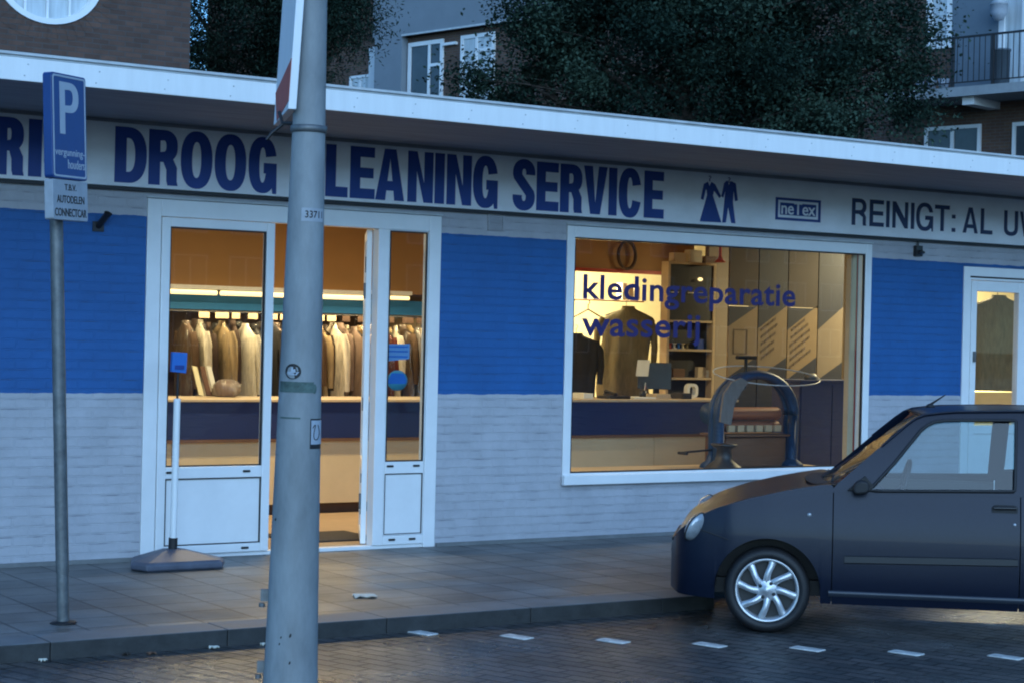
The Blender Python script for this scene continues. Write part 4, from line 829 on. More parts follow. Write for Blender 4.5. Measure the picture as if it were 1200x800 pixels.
garment('dark_coat', 6.915, .52, 2.185, .30, .99, .11, 'olive', R(-38), 'dark coat hanging in the glazed door at the right end of the shop', None, False, True, 'coat', 41)
lone('yellow_bench', MB().box(6.2, 7.6, .9, 1.3, .8, 1.16), 'cream', 'pale yellow bench behind the dark coat in the right door', 'bench', loc=(6.9, 1.1, .8), bevel=.01)
lone('cream_screen', MB().box(6.42, 9.2, 1.7, 1.76, .013, 2.98), 'cream', 'bright cream inner wall behind the dark coat at the right end', 'partition', loc=(7.8, 1.73, .013))

# ------------------------------------------------------------------ parked car
MODE = None
TH = PSI + R(8.3)
car = thing('parked_car', 'small dark blue three door hatchback parked nose to the kerb', 'car', (1.04, -4.012, ROAD_Z), (0, 0, -TH))
def itp(tab, u):
    if u <= tab[0][0]: return tab[0][1]
    for (a, b), (c, d) in zip(tab, tab[1:]):
        if u <= c:
            t = (u - a) / (c - a); return b + (d - b) * t
    return tab[-1][1]
def sm(tab, u, k=.02): return (itp(tab, u - k) + itp(tab, u) * 2 + itp(tab, u + k)) / 4
CW = .75
HWT = [(-.588, .44), (-.575, .53), (-.545, .61), (-.49, .668), (-.40, .708), (-.22, .737), (0, .748), (.4, .75), (1.6, .75), (2.2, .742), (2.5, .715), (2.66, .66), (2.74, .58), (2.77, .5)]
BELT = [(-.588, .46), (-.568, .545), (-.53, .592), (-.47, .640), (-.40, .690), (-.30, .738), (-.149, .790), (.05, .842), (.2, .874), (.33, .896), (.372, .898), (.40, .855), (1.44, .888), (2.4, .91), (2.66, .89), (2.73, .80), (2.77, .55)]
ZC = [(-.588, .47), (-.565, .555), (-.50, .605), (-.40, .662), (-.25, .740), (-.12, .795), (.08, .842), (.28, .876), (.36, .886)]
BOT = [(-.588, .23), (-.54, .20), (-.3, .19), (.33, .19), (1.9, .19), (2.55, .22), (2.77, .26)]
ARX = (.0, 2.20)
def zbot(u):
    z = sm(BOT, u)
    for a, zc in zip(ARX, (.258, .258)):
        d = u - a
        if abs(d) < .313: z = max(z, zc + math.sqrt(max(0, .313 ** 2 - d * d)) * .99)
    return z
def inset(z):
    if z > .84: return .045 + .20 * (z - .84) + .26 * (z - .84) ** 2
    return sum(itp([(.15, .06), (.22, .035), (.30, .012), (.40, .002), (.47, 0), (.60, .002), (.72, .018), (.80, .037), (.84, .045), (.9, .058)], z + d_) for d_ in (-.04, -.02, 0, .02, .04)) / 5
us = [-.588, -.585, -.58, -.57, -.555, -.535, -.505, -.47, -.435, -.40, -.37, -.345, -.325]
us += [-.313 * math.cos(math.pi * i / 22) for i in range(0, 23)] + [.33, .36, .372, .375, .381, .40, .5, .65, .8, .95, 1.1, 1.25, 1.38, 1.455, 1.461, 1.5, 1.58, 1.7, 1.82, 1.88]
us += [2.2 - .313 * math.cos(math.pi * i / 18) for i in range(0, 19)] + [2.52, 2.56, 2.6, 2.65, 2.69, 2.72, 2.745, 2.76, 2.77]
us = sorted(set(round(u, 4) for u in us))
NR = 16
def sidecol(u, far=False):
    zb, zt, hw = zbot(u), sm(BELT, u), sm(HWT, u); out = []
    for i in range(NR + 1):
        z = zb + (zt - zb) * i / NR; w = CW - hw + inset(z) * min(1, hw / .7)
        out.append((u, 2 * CW - w if far else w, z))
    return out
def topcol(u):
    n0 = sidecol(u)[-1]; f0 = sidecol(u, True)[-1]; zc = min(sm(ZC, u), n0[2] - .006) if -.38 < u < .40 else sm(ZC, u) if u < .36 else n0[2]; out = []
    for j in range(11):
        t = j / 10; w = n0[1] + (f0[1] - n0[1]) * t; k = 1 - (2 * t - 1) ** 4; out.append((u, w, n0[2] + (max(zc, n0[2] - .02) - n0[2]) * k + (.012 * math.sin(math.pi * t) if u > 1 else 0)))
    return out
body = MB(); door = MB(); fdoor = MB(); bump = MB()
cn = [sidecol(u) for u in us]; cf = [sidecol(u, True) for u in us]
def strip(mbx, a, b, i, flip):
    q = [a[i], b[i], b[i + 1], a[i + 1]]
    if flip: q = q[::-1]
    mbx.add(q, [(0, 1, 2, 3)], 0, True)
def sidegrid(i0, i1, j0, j1, mbx, cols, flip):
    rows = [c[j0:j1 + 1] for c in cols[i0:i1 + 1]]
    if flip: rows = rows[::-1]
    mbx.grid(rows, 0, True)
ib = us.index(min(us, key=lambda u: abs(u + .313))); ig = us.index(.375); ia = us.index(.381); ic = us.index(1.455); ih = us.index(1.461)
for cols_, fl, dm in ((cn, False, door), (cf, True, fdoor)):
    sidegrid(0, ib, 0, 10, bump, cols_, fl); sidegrid(0, ib, 10, NR, body, cols_, fl)
    sidegrid(ib, ig, 0, NR, body, cols_, fl); sidegrid(ia, ic, 1, NR, dm, cols_, fl); sidegrid(ia, ic, 0, 1, body, cols_, fl); sidegrid(ih, len(us) - 1, 0, NR, body, cols_, fl)
# nose and tail caps, hood, cowl, boot sill
def cap_end(mbx, a, b, flip):
    rows = [[tuple(Vector(p).lerp(Vector(q), t / 6)) for t in range(7)] for p, q in zip(a, b)]
    if not flip: rows = rows[::-1]
    mbx.grid(rows, 0, True)
cap_end(bump, cn[0][:11], cf[0][:11], True); cap_end(body, cn[0][10:], cf[0][10:], True); cap_end(body, cn[-1], cf[-1], False)
hi = [i for i, u in enumerate(us) if u <= .372]
hood = MB().grid([topcol(us[i]) for i in hi], 0, True)
part('hood', hood, 'carpaint', car)
cowl = [[(.372, sidecol(.372)[-1][1] + (2 * CW - 2 * sidecol(.372)[-1][1]) * j / 10, .897 - .014 * math.sin(math.pi * j / 10)) for j in range(11)], [(.47, .08 + (1.34) * j / 10, .878) for j in range(11)]]
body.grid(cowl, 0, True)
bi = [i for i, u in enumerate(us) if u >= 2.64]; body.grid([topcol(us[i]) for i in bi], 0, True)
bo = part('body', body, 'carpaint', car)
bm = bmesh.new(); bm.from_mesh(bo.data); bmesh.ops.remove_doubles(bm, verts=bm.verts, dist=.0002); bm.to_mesh(bo.data); bm.free()
bp = part('front_bumper', bump, 'carpaint', car)
dn = part('door', door, 'carpaint', car); df = part('door', fdoor, 'carpaint', car)
part('underbody', MB().box(-.42, 2.6, .22, 1.28, .21, .30).box(.34, 1.88, .05, 1.45, .205, .24), 'black', car)
for a in ARX:      # wheel wells
    for s_ in (0, 1):
        w0, w1 = (.028, .30) if s_ == 0 else (1.20, 1.472)
        mb = MB(); k = 16
        rows = [[(a -   .311 * math.cos(math.pi * i / k), w, .258 + .310 * math.sin(math.pi * i / k)) for i in range(k + 1)] for w in (w0, w1)]
        mb.grid(rows, 0, True); wi = w1 if s_ == 0 else w0
        mb.add([(a - .311 * math.cos(math.pi * i / k), wi, .258 + .310 * math.sin(math.pi * i / k)) for i in range(k + 1)], [tuple(range(k + 1))])
        part('wheel_well', mb, 'black', car)
# sides above the belt, with window openings
OUT = [(.355, .85), (.40, .90), (.45, .945), (.62, 1.100), (.80, 1.258), (.855, 1.300), (.907, 1.322), (1.0, 1.336), (1.09, 1.345), (1.45, 1.358), (1.85, 1.356), (2.25, 1.340), (2.45, 1.30), (2.58, 1.18), (2.70, .97), (2.72, .87)]
WIN = [(.583, .868), (.732, 1.036), (.82, 1.148), (.885, 1.230), (.925, 1.262), (.965, 1.281), (1.021, 1.290), (1.12, 1.295), (1.430, 1.303), (1.438, 1.296), (1.424, .900), (1.416, .892)]
QW = [(1.51, .925), (1.525, 1.290), (1.55, 1.300), (2.12, 1.285), (2.22, 1.262), (2.40, .99), (2.39, .945), (2.35, .925)]
def subdiv(loop, d=.05):
    out = []
    for p, q in zip(loop, loop[1:] + loop[:1]):
        n = max(1, int(math.hypot(q[0] - p[0], q[1] - p[1]) / d)); out += [(p[0] + (q[0] - p[0]) * i / n, p[1] + (q[1] - p[1]) * i / n) for i in range(n)]
    return out
def lift(p, far, d=0.): w = inset(p[1]) - .002 - d + max(0, p[0] - 2.2) * .12; return (p[0], 2 * CW - w if far else w, p[1])
for far in (False, True):
    v, f = curve_mesh([subdiv(OUT), subdiv(WIN), subdiv(QW)], .0001)
    bm = bmesh.new(); vv = [bm.verts.new(p) for p in v]
    for q in f:
        try: bm.faces.new([vv[i] for i in q])
        except ValueError: pass
    bm.normal_update(); bmesh.ops.delete(bm, geom=[fc for fc in bm.faces if fc.normal.z < .5], context='FACES')
    bmesh.ops.remove_doubles(bm, verts=bm.verts, dist=.0006)
    kill = [fc for fc in bm.faces if fc.calc_area() < 1e-9]; bmesh.ops.delete(bm, geom=kill, context='FACES')
    bmesh.ops.triangulate(bm, faces=bm.faces[:])
    for _ in range(5):
        le = [e_ for e_ in bm.edges if e_.calc_length() > .07]
        if not le: break
        bmesh.ops.subdivide_edges(bm, edges=le, cuts=1); bmesh.ops.triangulate(bm, faces=[f_ for f_ in bm.faces if len(f_.verts) > 3])
    mb = MB(); bm.verts.index_update(); mb.add([lift((q.co.x, q.co.y), far) for q in bm.verts], [tuple(x.index for x in fc.verts) for fc in bm.faces], 0, True); bm.free()
    nv_ = len(mb.v); k_ = 1 if not far else -1; mb.add([(a, b + .028 * k_, c) for a, b, c in mb.v], [f_[::-1] for f_ in mb.f], 0, True)
    o = part('side_frame', mb, 'carpaint', car)
    dpar = df if far else dn
    for lp, par, nm in ((WIN, dpar, 'pane'), (QW, o, 'pane')):
        v2 = [lift(p, far, -.006) for p in lp]; part(nm, MB().add(v2, [tuple(range(len(v2)))]), 'carglass', par)
        part('window_seal', MB().tube([lift(p, far, .006) for p in subdiv(lp, .04)], .010, 8, closed=True), 'black', par)
    part('drip_rail', MB().tube([lift(p, far, .010) for p in subdiv(OUT[:14], .04)[2:-1]][6:52], .007, 6), 'carpaint', o)
# roof, windscreen, rear screen
rt = OUT[5:13]
def roofpt(u, z, t):
    a = lift((u, z), False); b = lift((u, z), True); e_ = max(0, (1.05 - u) / .168) * (1 - (2 * t - 1) ** 2); z -= .018 * e_
    return (u + .055 * e_, a[1] + (b[1] - a[1]) * t, z + .002 * (1 - (2 * t - 1) ** 4) + .008 * (1 - (2 * t - 1) ** 2) * min(1, max(0, u - .88) * 3))
dense = [(u, itp(rt, u)) for u in (.882, .91, .95, 1.0, 1.1, 1.2, 1.4, 1.6, 1.8, 2.0, 2.2, 2.3, 2.38, 2.45)]
part('roof', MB().grid([[roofpt(u, z, j / 16) for j in range(17)] for u, z in dense], 0, True), 'carpaint', car)
a0, a1 = (.42, .893), (.885, 1.310)
def wspt(s_, t):
    u = a0[0] + (a1[0] - a0[0]) * s_; z = a0[1] + (a1[1] - a0[1]) * s_ + .004 * math.sin(math.pi * s_); p, q = lift((u, z), False, -.01), lift((u, z), True, -.01)
    bow = (1 - (2 * t - 1) ** 2) * (.10 * (1 - s_) - .055 * s_); return (u - bow, p[1] + (q[1] - p[1]) * t, z - (.018 * s_ + .016 * (1 - s_)) * (1 - (2 * t - 1) ** 2))
ws = part('windscreen', MB().grid([[wspt(i / 8, j / 14) for j in range(15)] for i in range(9)], 0, True), 'carglass', car)
part('windscreen_seal', MB().tube([wspt(i / 8, 0) for i in range(9)], .009, 6).tube([wspt(i / 8, 1) for i in range(9)], .009, 6).tube([wspt(1, j / 14) for j in range(15)], .010, 6).tube([wspt(0, j / 14) for j in range(15)], .012, 6), 'black', ws)
for t0, t1 in ((.18, .50), (.55, .92)):
    part('wiper', MB().tube([wspt(.02, t0), wspt(.10, (t0 + t1) / 2), wspt(.05, t1)], .008, 6), 'black', car)
part('cowl_grille', MB().grid([[(wspt(0, j / 14)[0] - .005 - .10 * i, wspt(0, j / 14)[1], .892 - .010 * i) for j in range(2, 13)] for i in (0, 1)], 0, True), 'cartrim', car)
r0, r1 = (2.45, 1.31), (2.72, .885)
rs = MB().grid([[(r0[0] + (r1[0] - r0[0]) * i / 6 + .05 * (1 - (2 * j / 10 - 1) ** 2), lift((2.43, r0[1] + (r1[1] - r0[1]) * i / 6), False)[1] + (lift((2.43, r0[1] + (r1[1] - r0[1]) * i / 6), True)[1] - lift((2.43, r0[1] + (r1[1] - r0[1]) * i / 6), False)[1]) * j / 10, r0[1] + (r1[1] - r0[1]) * i / 6 + .02 * (1 - i / 6)) for j in range(11)] for i in range(7)], 0, True)
part('rear_screen', rs, 'carglass', car)
# trim
def sidept(u, z, d): return (u, CW - sm(HWT, u) + inset(z) - d, z)
mb = MB(); rr = []
for i in range(24):
    u = .449 + (1.445 - .449) * i / 23; z = .462 + .020 * (u - .449); rr.append([sidept(u, z - .024, .002), sidept(u, z - .018, .012), sidept(u, z + .018, .012), sidept(u, z + .024, .002)])
part('rub_strip', mb.grid(rr, 0, False), 'cartrim', dn)
mb = MB(); rr = []
for i in range(40):
    u = .36 + (1.87 - .36) * i / 39; zz_ = .264
    rr.append([sidept(u, zz_ - .058, -.028), sidept(u, zz_ - .03, -.002), sidept(u, zz_ - .010, .016), sidept(u, zz_ + .004, .012), sidept(u, zz_ + .010, -.004)])
M['sillgrey'] = mat('sill_moulding', (.035, .043, .06), .35, var=.1)
part('sill_trim', mb.grid(rr, 0, True), 'sillgrey', car)
part('bumper_seam', MB().tube([sidept(u, .60 - .26 * (u + .40) - .25 * (u + .40) ** 2, .0005) for u in [-.47 + .018 * i for i in range(14)]], .0035, 6), 'black', bp)
hz = .782
y_ = inset(hz); mb = MB().prism_xz(rrect(1.292, 1.442, hz - .034, hz + .030, .026), y_ - .004, y_ + .012); part('handle', mb, 'black', dn, bevel=.003)
part('handle', MB().tube([(1.305, inset(hz) - .012, hz + .012), (1.43, inset(hz) - .012, hz + .014)], .010, 8), 'blackgloss', dn)
part('lock', MB().lathe([(0, inset(.697) - .006), (.009, inset(.697) - .005), (.010, inset(.697) + .006)], (1.424, 0, .700), 'y', 12), 'alloy', dn)
part('indicator', MB().ball((.239, inset(.716) + CW - sm(HWT, .239) + .001, .716), (.014, .009, .012), 8), 'lens', car)
# headlights
for far in (False, True):
    w = .085; w = 2 * CW - w if far else w; k = -1 if far else 1
    mb = MB().ball((0, 0, 0), (.046, .088, .094), 14)
    mb.xform(Matrix.Translation((-.432, w, .612)) @ Matrix.Rotation(R(-30 * k), 4, 'Z') @ Matrix.Rotation(R(27), 4, 'Y'))
    hl = part('headlight', mb, 'lens', car)
    tm = Matrix.Translation((-.432, w, .612)) @ Matrix.Rotation(R(-30 * k), 4, 'Z') @ Matrix.Rotation(R(27), 4, 'Y')
    part('lamp_rim', MB().tube([(-.006 + .02 * abs(math.sin(2 * math.pi * i / 24)) * 0, .0885 * math.cos(2 * math.pi * i / 24), .0945 * math.sin(2 * math.pi * i / 24)) for i in range(24)], .005, 6, closed=True).xform(tm), 'black', hl)
    part('reflector', MB().lathe([(0, -.0466), (.028, -.0462), (.032, -.042), (.026, -.043), (0, -.044)], (0, 0, 0), 'x', 16).xform(tm), 'alloy', hl)
part('grille', MB().box(-.592, -.580, .42, 1.08, .24, .33).box(-.594, -.58, .36, 1.14, .43, .455), 'black', car, bevel=.004)
part('number_plate', MB().box(-.600, -.593, .50, 1.0, .335, .425), 'paper', car)
part('bumper_corner', MB().box(-.592, -.56, .36, 1.14, .495, .52), 'carpaint', bp, bevel=.01)
# mirrors, aerial
for far in (False, True):
    y0_ = inset(.91) ; k = -1 if not far else 1; yb = y0_ if not far else 2 * CW - y0_
    mb = MB().prism_xz([(.485, .868), (.505, .848), (.570, .856), (.585, .88), (.575, .925), (.53, .935), (.495, .91)], yb + k * .055 - .05, yb + k * .055 + .05)
    part('mirror_housing', mb, 'black', car, bevel=.018); mb = MB(); mb.prism_xz([(.46, .87), (.59, .87), (.61, .90), (.56, .955)], min(yb - .004, yb + k * .04), max(yb - .004, yb + k * .04)); part('mirror', mb, 'black', car)
part('aerial', MB().lathe([(0, 0), (.03, 0), (.022, .016), (.008, .024)], (.965, .55, 1.355), n=12).tube([(.965, .55, 1.372), (1.055, .55, 1.435)], [.008, .003], 8), 'black', car)
# wheels
def wheel(u, w, z, far):
    k = -1 if far else 1; yo = w      # outer face
    wh = bpy.data.objects.new('wheel', None); COL.objects.link(wh); wh.parent = car; OFF[wh.name] = Vector((0, 0, 0)); wh.location = (u, w, z)
    mk = lambda mb: (mb.xform(Matrix.Scale(k, 4, (0, 1, 0))), mb)[1]
    ty = [(.183, .035), (.196, .010), (.215, .002), (.236, .010), (.250, .030), (.2555, .055), (.2555, .12), (.248, .150), (.22, .165), (.18, .15)]
    part('tyre', mk(MB().lathe(ty, (0, 0, 0), 'y', 48)), 'black', wh)
    mb = MB().lathe([(.176, .018), (.185, .010), (.190, .014), (.188, .03), (.172, .035), (.168, .09), (.176, .014 + .004)][:6], (0, 0, 0), 'y', 48)
    for i in range(8):
        a = R(94 + i * 45); pts = []
        for q_ in range(8):
            s_ = q_ / 7; r = .035 + .145 * s_; b = a - .30 * math.sin(s_ * 2.2) * s_; hwid = .023 - .004 * math.sin(s_ * math.pi) + .006 * (s_ > .9); pts.append((r, b, hwid))
        l_ = [(r * math.cos(b) - h * math.sin(b), r * math.sin(b) + h * math.cos(b)) for r, b, h in pts]; r_ = [(r * math.cos(b) + h * math.sin(b), r * math.sin(b) - h * math.cos(b)) for r, b, h in pts]
        yy = [.030 - .012 * math.sin(math.pi * min(1, q_ / 7 * 1.1)) for q_ in range(8)]
        rows = [[(p[0], y_ + .022, p[1]), (p[0], y_ + .003, p[1]), ((p[0] + q2[0]) / 2, y_ - .003, (p[1] + q2[1]) / 2), (q2[0], y_ + .003, q2[1]), (q2[0], y_ + .022, q2[1])] for p, q2, y_ in zip(l_, r_, yy)]
        mb.grid(rows, 0, True)
    mb.lathe([(0, .020), (.022, .021), (.026, .026), (.055, .024), (.066, .030), (.066, .05)], (0, 0, 0), 'y', 28)
    part('rim', mk(mb), 'alloy', wh)
    mb = MB().lathe([(0, .085), (.172, .085)], (0, 0, 0), 'y', 30)
    for i in range(4):
        a = R(60 + 90 * i); mb.lathe([(0, .0215), (.011, .0215), (.012, .03)], (.047 * math.cos(a), 0, .047 * math.sin(a)), 'y', 10)
    part('brake', mk(mb), 'cartrim', wh)
for u, dz in ((.0, 0), (2.2, 0)):
    wheel(u, .022, .2555 + dz, False); wheel(u, 2 * CW - .022, .2555 + dz, True)
# cabin
mb = MB().box(.42, .72, .12, 1.38, .62, .83); part('dashboard', mb, 'cartrim', car, bevel=.03)
mb = MB(); mb.tube([(.80 + .07 * math.cos(2 * math.pi * i / 28) * .6, .42 + .18 * math.sin(2 * math.pi * i / 28), .86 + .17 * math.cos(2 * math.pi * i / 28)) for i in range(28)], .013, 8, closed=True); mb.tube([(.80, .42, .86), (.68, .42, .78)], .02, 8); mb.tube([(.80, .25, .86), (.80, .59, .86)], .012, 6)
part('steering_wheel', mb, 'black', car)
for w in (.42, 1.08):
    mb = MB().box(1.25, 1.70, w - .23, w + .23, .40, .56); mb.prism_xz([(1.58, .52), (1.74, .52), (1.90, .98), (1.80, 1.01)], w - .22, w + .22); mb.box(1.81, 1.89, w - .11, w + .11, 1.02, 1.14)
    part('seat', mb, 'carseat', car, bevel=.03)
part('rear_bench', MB().box(1.85, 2.3, .15, 1.35, .40, .55).box(2.25, 2.4, .15, 1.35, .5, .93), 'carseat', car, bevel=.03)
part('cabin_floor', MB().box(.36, 2.6, .10, 1.40, .31, .34), 'cartrim', car)
for far in (False, True):
    w = .085; a, b = (w, w + .02) if not far else (2 * CW - w - .02, 2 * CW - w); part('door_lining', MB().box(.42, 1.45, a, b, .34, .850), 'cartrim', df if far else dn)

# ------------------------------------------------------------------ houses behind
MODE = 'in'; YS = 1.
bh = thing('brick_house', 'dark brown brick house with a round white window behind the shop roof', 'house', (-5.5, 5.0, 0))
hole = [(-3.25 + .61 * math.cos(2 * math.pi * i / 48), 6.08 + .61 * math.sin(2 * math.pi * i / 48)) for i in range(48)]
v, f = curve_mesh([[(-11, 0), (-1.586, 0), (-1.586, 9.5), (-11, 9.5)], hole], .25); part('wall', MB().add([(a, 5.125 - c, b) for a, b, c in v], f).box(-11, -10.75, 5.26, 12, 0, 9.5).box(-1.84, -1.59, 5.26, 12, 0, 9.5), 'brick', bh)
part('roof', MB().prism_yz([(4.7, 9.5), (8.5, 12.2), (12.3, 9.5)], -11.3, -1.3), 'brown', bh)
def ringpts(r, y): return [(-3.25 + r * math.cos(2 * math.pi * i / 48), y, 6.08 + r * math.sin(2 * math.pi * i / 48)) for i in range(48)]
rw = part('round_window', MB().grid([ringpts(.606, 5.10), ringpts(.606, 4.975), ringpts(.535, 4.975), ringpts(.525, 5.02), ringpts(.525, 5.10)], 0, False, True), 'upvc', bh)
part('pane', MB().add(ringpts(.53, 5.06), [tuple(range(48))]), 'paleglass', rw)
mb = MB()
for x in (-3.50, -3.25, -3.0): h_ = math.sqrt(.53 ** 2 - (x + 3.25) ** 2); mb.box(x - .013, x + .013, 5.03, 5.055, 6.08 - h_, 6.08 + h_)
mb.box(-3.78, -2.72, 5.031, 5.054, 6.30, 6.325); part('muntin', mb, 'upvc', rw)
mb = MB()
for i in range(44):
    a0_, a1_ = 2 * math.pi * i / 44, 2 * math.pi * (i + .82) / 44
    q_ = [(-3.25 + r * math.cos(a), 6.08 + r * math.sin(a)) for r, a in ((.62, a0_), (.82, a0_), (.82, a1_), (.62, a1_))]; mb.prism_xz(q_, 4.994, 4.999)
part('brick_surround', mb, 'brick', bh)

MODE = None
AQ = (19.8815, 27.6963, 0); AROT = (0, 0, -(PSI + R(44)))
ap = thing('grey_apartment_block', 'grey rendered apartment block with brown brick recess between the two trees', 'apartment block', AQ, AROT)
part('upper_wall', MB().box(-5.60, 4.5, -.02, 7, 9.735, 17), 'render', ap); part('side_strip', MB().box(-5.50, -4.40, -.02, 7, 0, 9.734), 'render', ap)
part('pale_strip', MB().box(-6.10, -5.504, .30, 7, 0, 9.6), 'render_light', ap); part('end_wall', MB().box(-14, -6.106, .6, 7, 0, 17), 'brick_far', ap)
part('recess_wall', MB().box(-4.398, 4.5, .20, 7, 0, 9.73), 'brick_far', ap); part('edge_trim', MB().box(-4.40, 4.5, -.045, -.022, 9.70, 9.75), 'trim', ap)
def winframe(par, x0, x1, z0, z1, y, mull=(), name='window', gl='darkglass', w=.075, lab=None):
    mb = fr(MB(), x0, x1, z0, z1, w, y - .05, y)
    for kind, a, b, c in mull:
        if kind == 'v': mb.box(a - .04, a + .04, y - .048, y, b, c)
        else: mb.box(b, c, y - .046, y, a - .04, a + .04)
    o = part(name, mb, 'upvc', par, lab); part('pane', MB().box(x0 + w * .8, x1 - w * .8, y - .015, y - .002, z0 + w * .8, z1 - w * .8), gl, o); return o
winframe(ap, -4.33, -2.96, 7.2, 9.53, .198, [('v', -3.50, 7.3, 9.45), ('h', 8.86, -3.46, -3.04)], 'balcony_door', w=.11)
winframe(ap, -2.29, -1.03, 7.2, 9.54, .198, [('v', -1.70, 7.3, 9.45), ('h', 9.1, -1.66, -1.12)], gl='paleglass', w=.10)
part('wall_light', MB().box(-2.93, -2.44, .10, .199, 9.33, 9.40), 'fascia', ap)
winframe(ap, -7.2, -6.3, 7.4, 8.9, .598, [('v', -6.75, 7.5, 8.8)], gl='paleglass')
bp_ = thing('brick_apartment_block', 'brown brick apartment block with a railed balcony at the upper right', 'apartment block', AQ, AROT)
part('wall', MB().box(8.6, 26, 0, 9, 0, 17), 'brick_far', bp_)
winframe(bp_, 11.98, 12.60, 7.87, 10.2, -.002, [], gl='paleglass', w=.13); part('infill_panel', MB().box(12.61, 13.68, -.06, -.002, 6.86, 10.2), 'panelgrey', bp_)
winframe(bp_, 13.69, 14.9, 6.86, 9.8, -.002, [('v', 14.25, 6.95, 9.7)], 'balcony_door', 'paleglass', .13)
winframe(bp_, 12.0, 13.33, 4.7, 6.23, -.002, [('v', 12.66, 4.8, 6.12)]); winframe(bp_, 14.05, 15.5, 4.7, 6.21, -.002, [('v', 14.7, 4.8, 6.1)])
bc = part('balcony', MB().box(11.70, 20, -1.2, -.003, 6.66, 6.85), 'concrete', bp_)
part('bracket', MB().box(13.48, 13.74, -1.05, -.004, 6.50, 6.658), 'fascia', bc); part('bracket', MB().box(17.9, 18.16, -1.05, -.004, 6.50, 6.658), 'fascia', bc)
mb = MB().box(11.74, 19.9, -1.17, -1.13, 7.83, 7.87).box(11.74, 19.9, -1.165, -1.135, 6.93, 6.955)
part('top_rail', mb, 'cartrim', bc)
for k in range(60): x = 11.78 + k * .125; part('baluster', MB().box(x - .007, x + .007, -1.156, -1.144, 6.956, 7.828), 'cartrim', bc)
for x in (11.76, 13.31, 14.21, 15.8, 17.4): part('railing_post', MB().box(x - .024, x + .024, -1.180, -1.120, 6.852, 7.826), 'cartrim', bc)
def onblock(name, mb, m, lab, cat, group=None):
    mb.xform(Matrix.Translation(AQ) @ Matrix.Rotation(AROT[2], 4, 'Z')); c = [sum(v[i] for v in mb.v) / len(mb.v) for i in (0, 1)]; lone(name, mb, m, lab, cat, group, loc=(c[0], c[1], min(v[2] for v in mb.v)))
for i, (x, h_, r_) in enumerate(((12.45, .24, .10), (12.72, .28, .11), (13.0, .22, .12))):
    mb = MB().lathe([(0, 6.851), (r_ * .7, 6.851), (r_, 6.851 + h_), (r_ * .85, 6.851 + h_), (r_ * .8, 6.82 + h_), (0, 6.82 + h_)], (x, -.98, 0), n=14)
    onblock('flower_pot', mb, 'signwhite', ['pale flower pot on the balcony nearest the tree', 'tallest pale flower pot, between the other two on the balcony', 'broad pale flower pot on the balcony closest to the grey panel'][i], 'flower pot', 'pale flower pots on the balcony')
mb = MB().lathe([(0, 6.851), (.18, 6.851), (.19, 7.56), (.205, 7.56), (.205, 7.60), (0, 7.63)], (14.15, -.75, 0), n=18); onblock('balcony_bin', mb, 'panelgrey', 'grey cylindrical bin standing on the balcony behind the railing', 'bin')
mb = MB().lathe([(0, 8.25), (.09, 8.27), (.17, 8.42), (.17, 8.58), (.19, 8.59), (.05, 8.76), (.014, 8.78), (.014, 9.9), (0, 9.9)], (13.86, -.35, 0), n=12); onblock('hanging_lantern', mb, 'signwhite', 'pale round lantern hanging in front of the balcony door', 'lantern')

TL = ['first', 'second', 'third', 'fourth', 'fifth', 'sixth', 'seventh', 'eighth']
for i in range(8):  # unseen row, its height and distance set to darken the window reflections
    x0_ = -30 + 13.2 * i; oh = thing('unseen_terrace_house', TL[i] + ' brick house of the unseen terrace across the street, added to darken reflections, counted from the parking sign end', 'house', (x0_ + 6.5, -74, 0), (0, 0, math.pi))
    part('wall', MB().box(-6.5, 6.5, 0, 8, -.1, 8.8), 'brick_far', oh); part('roof', MB().prism_yz([(-.5, 8.8), (4, 11.8), (8.5, 8.8)], -6.55, 6.55), 'brown', oh)
    for k in range(4):
        for z_ in (.8, 3.6, 6.4): winframe(oh, -5.6 + 3 * k, -3.8 + 3 * k, z_, z_ + 1.7, -.002, [('v', -4.7 + 3 * k, z_ + .1, z_ + 1.6)])

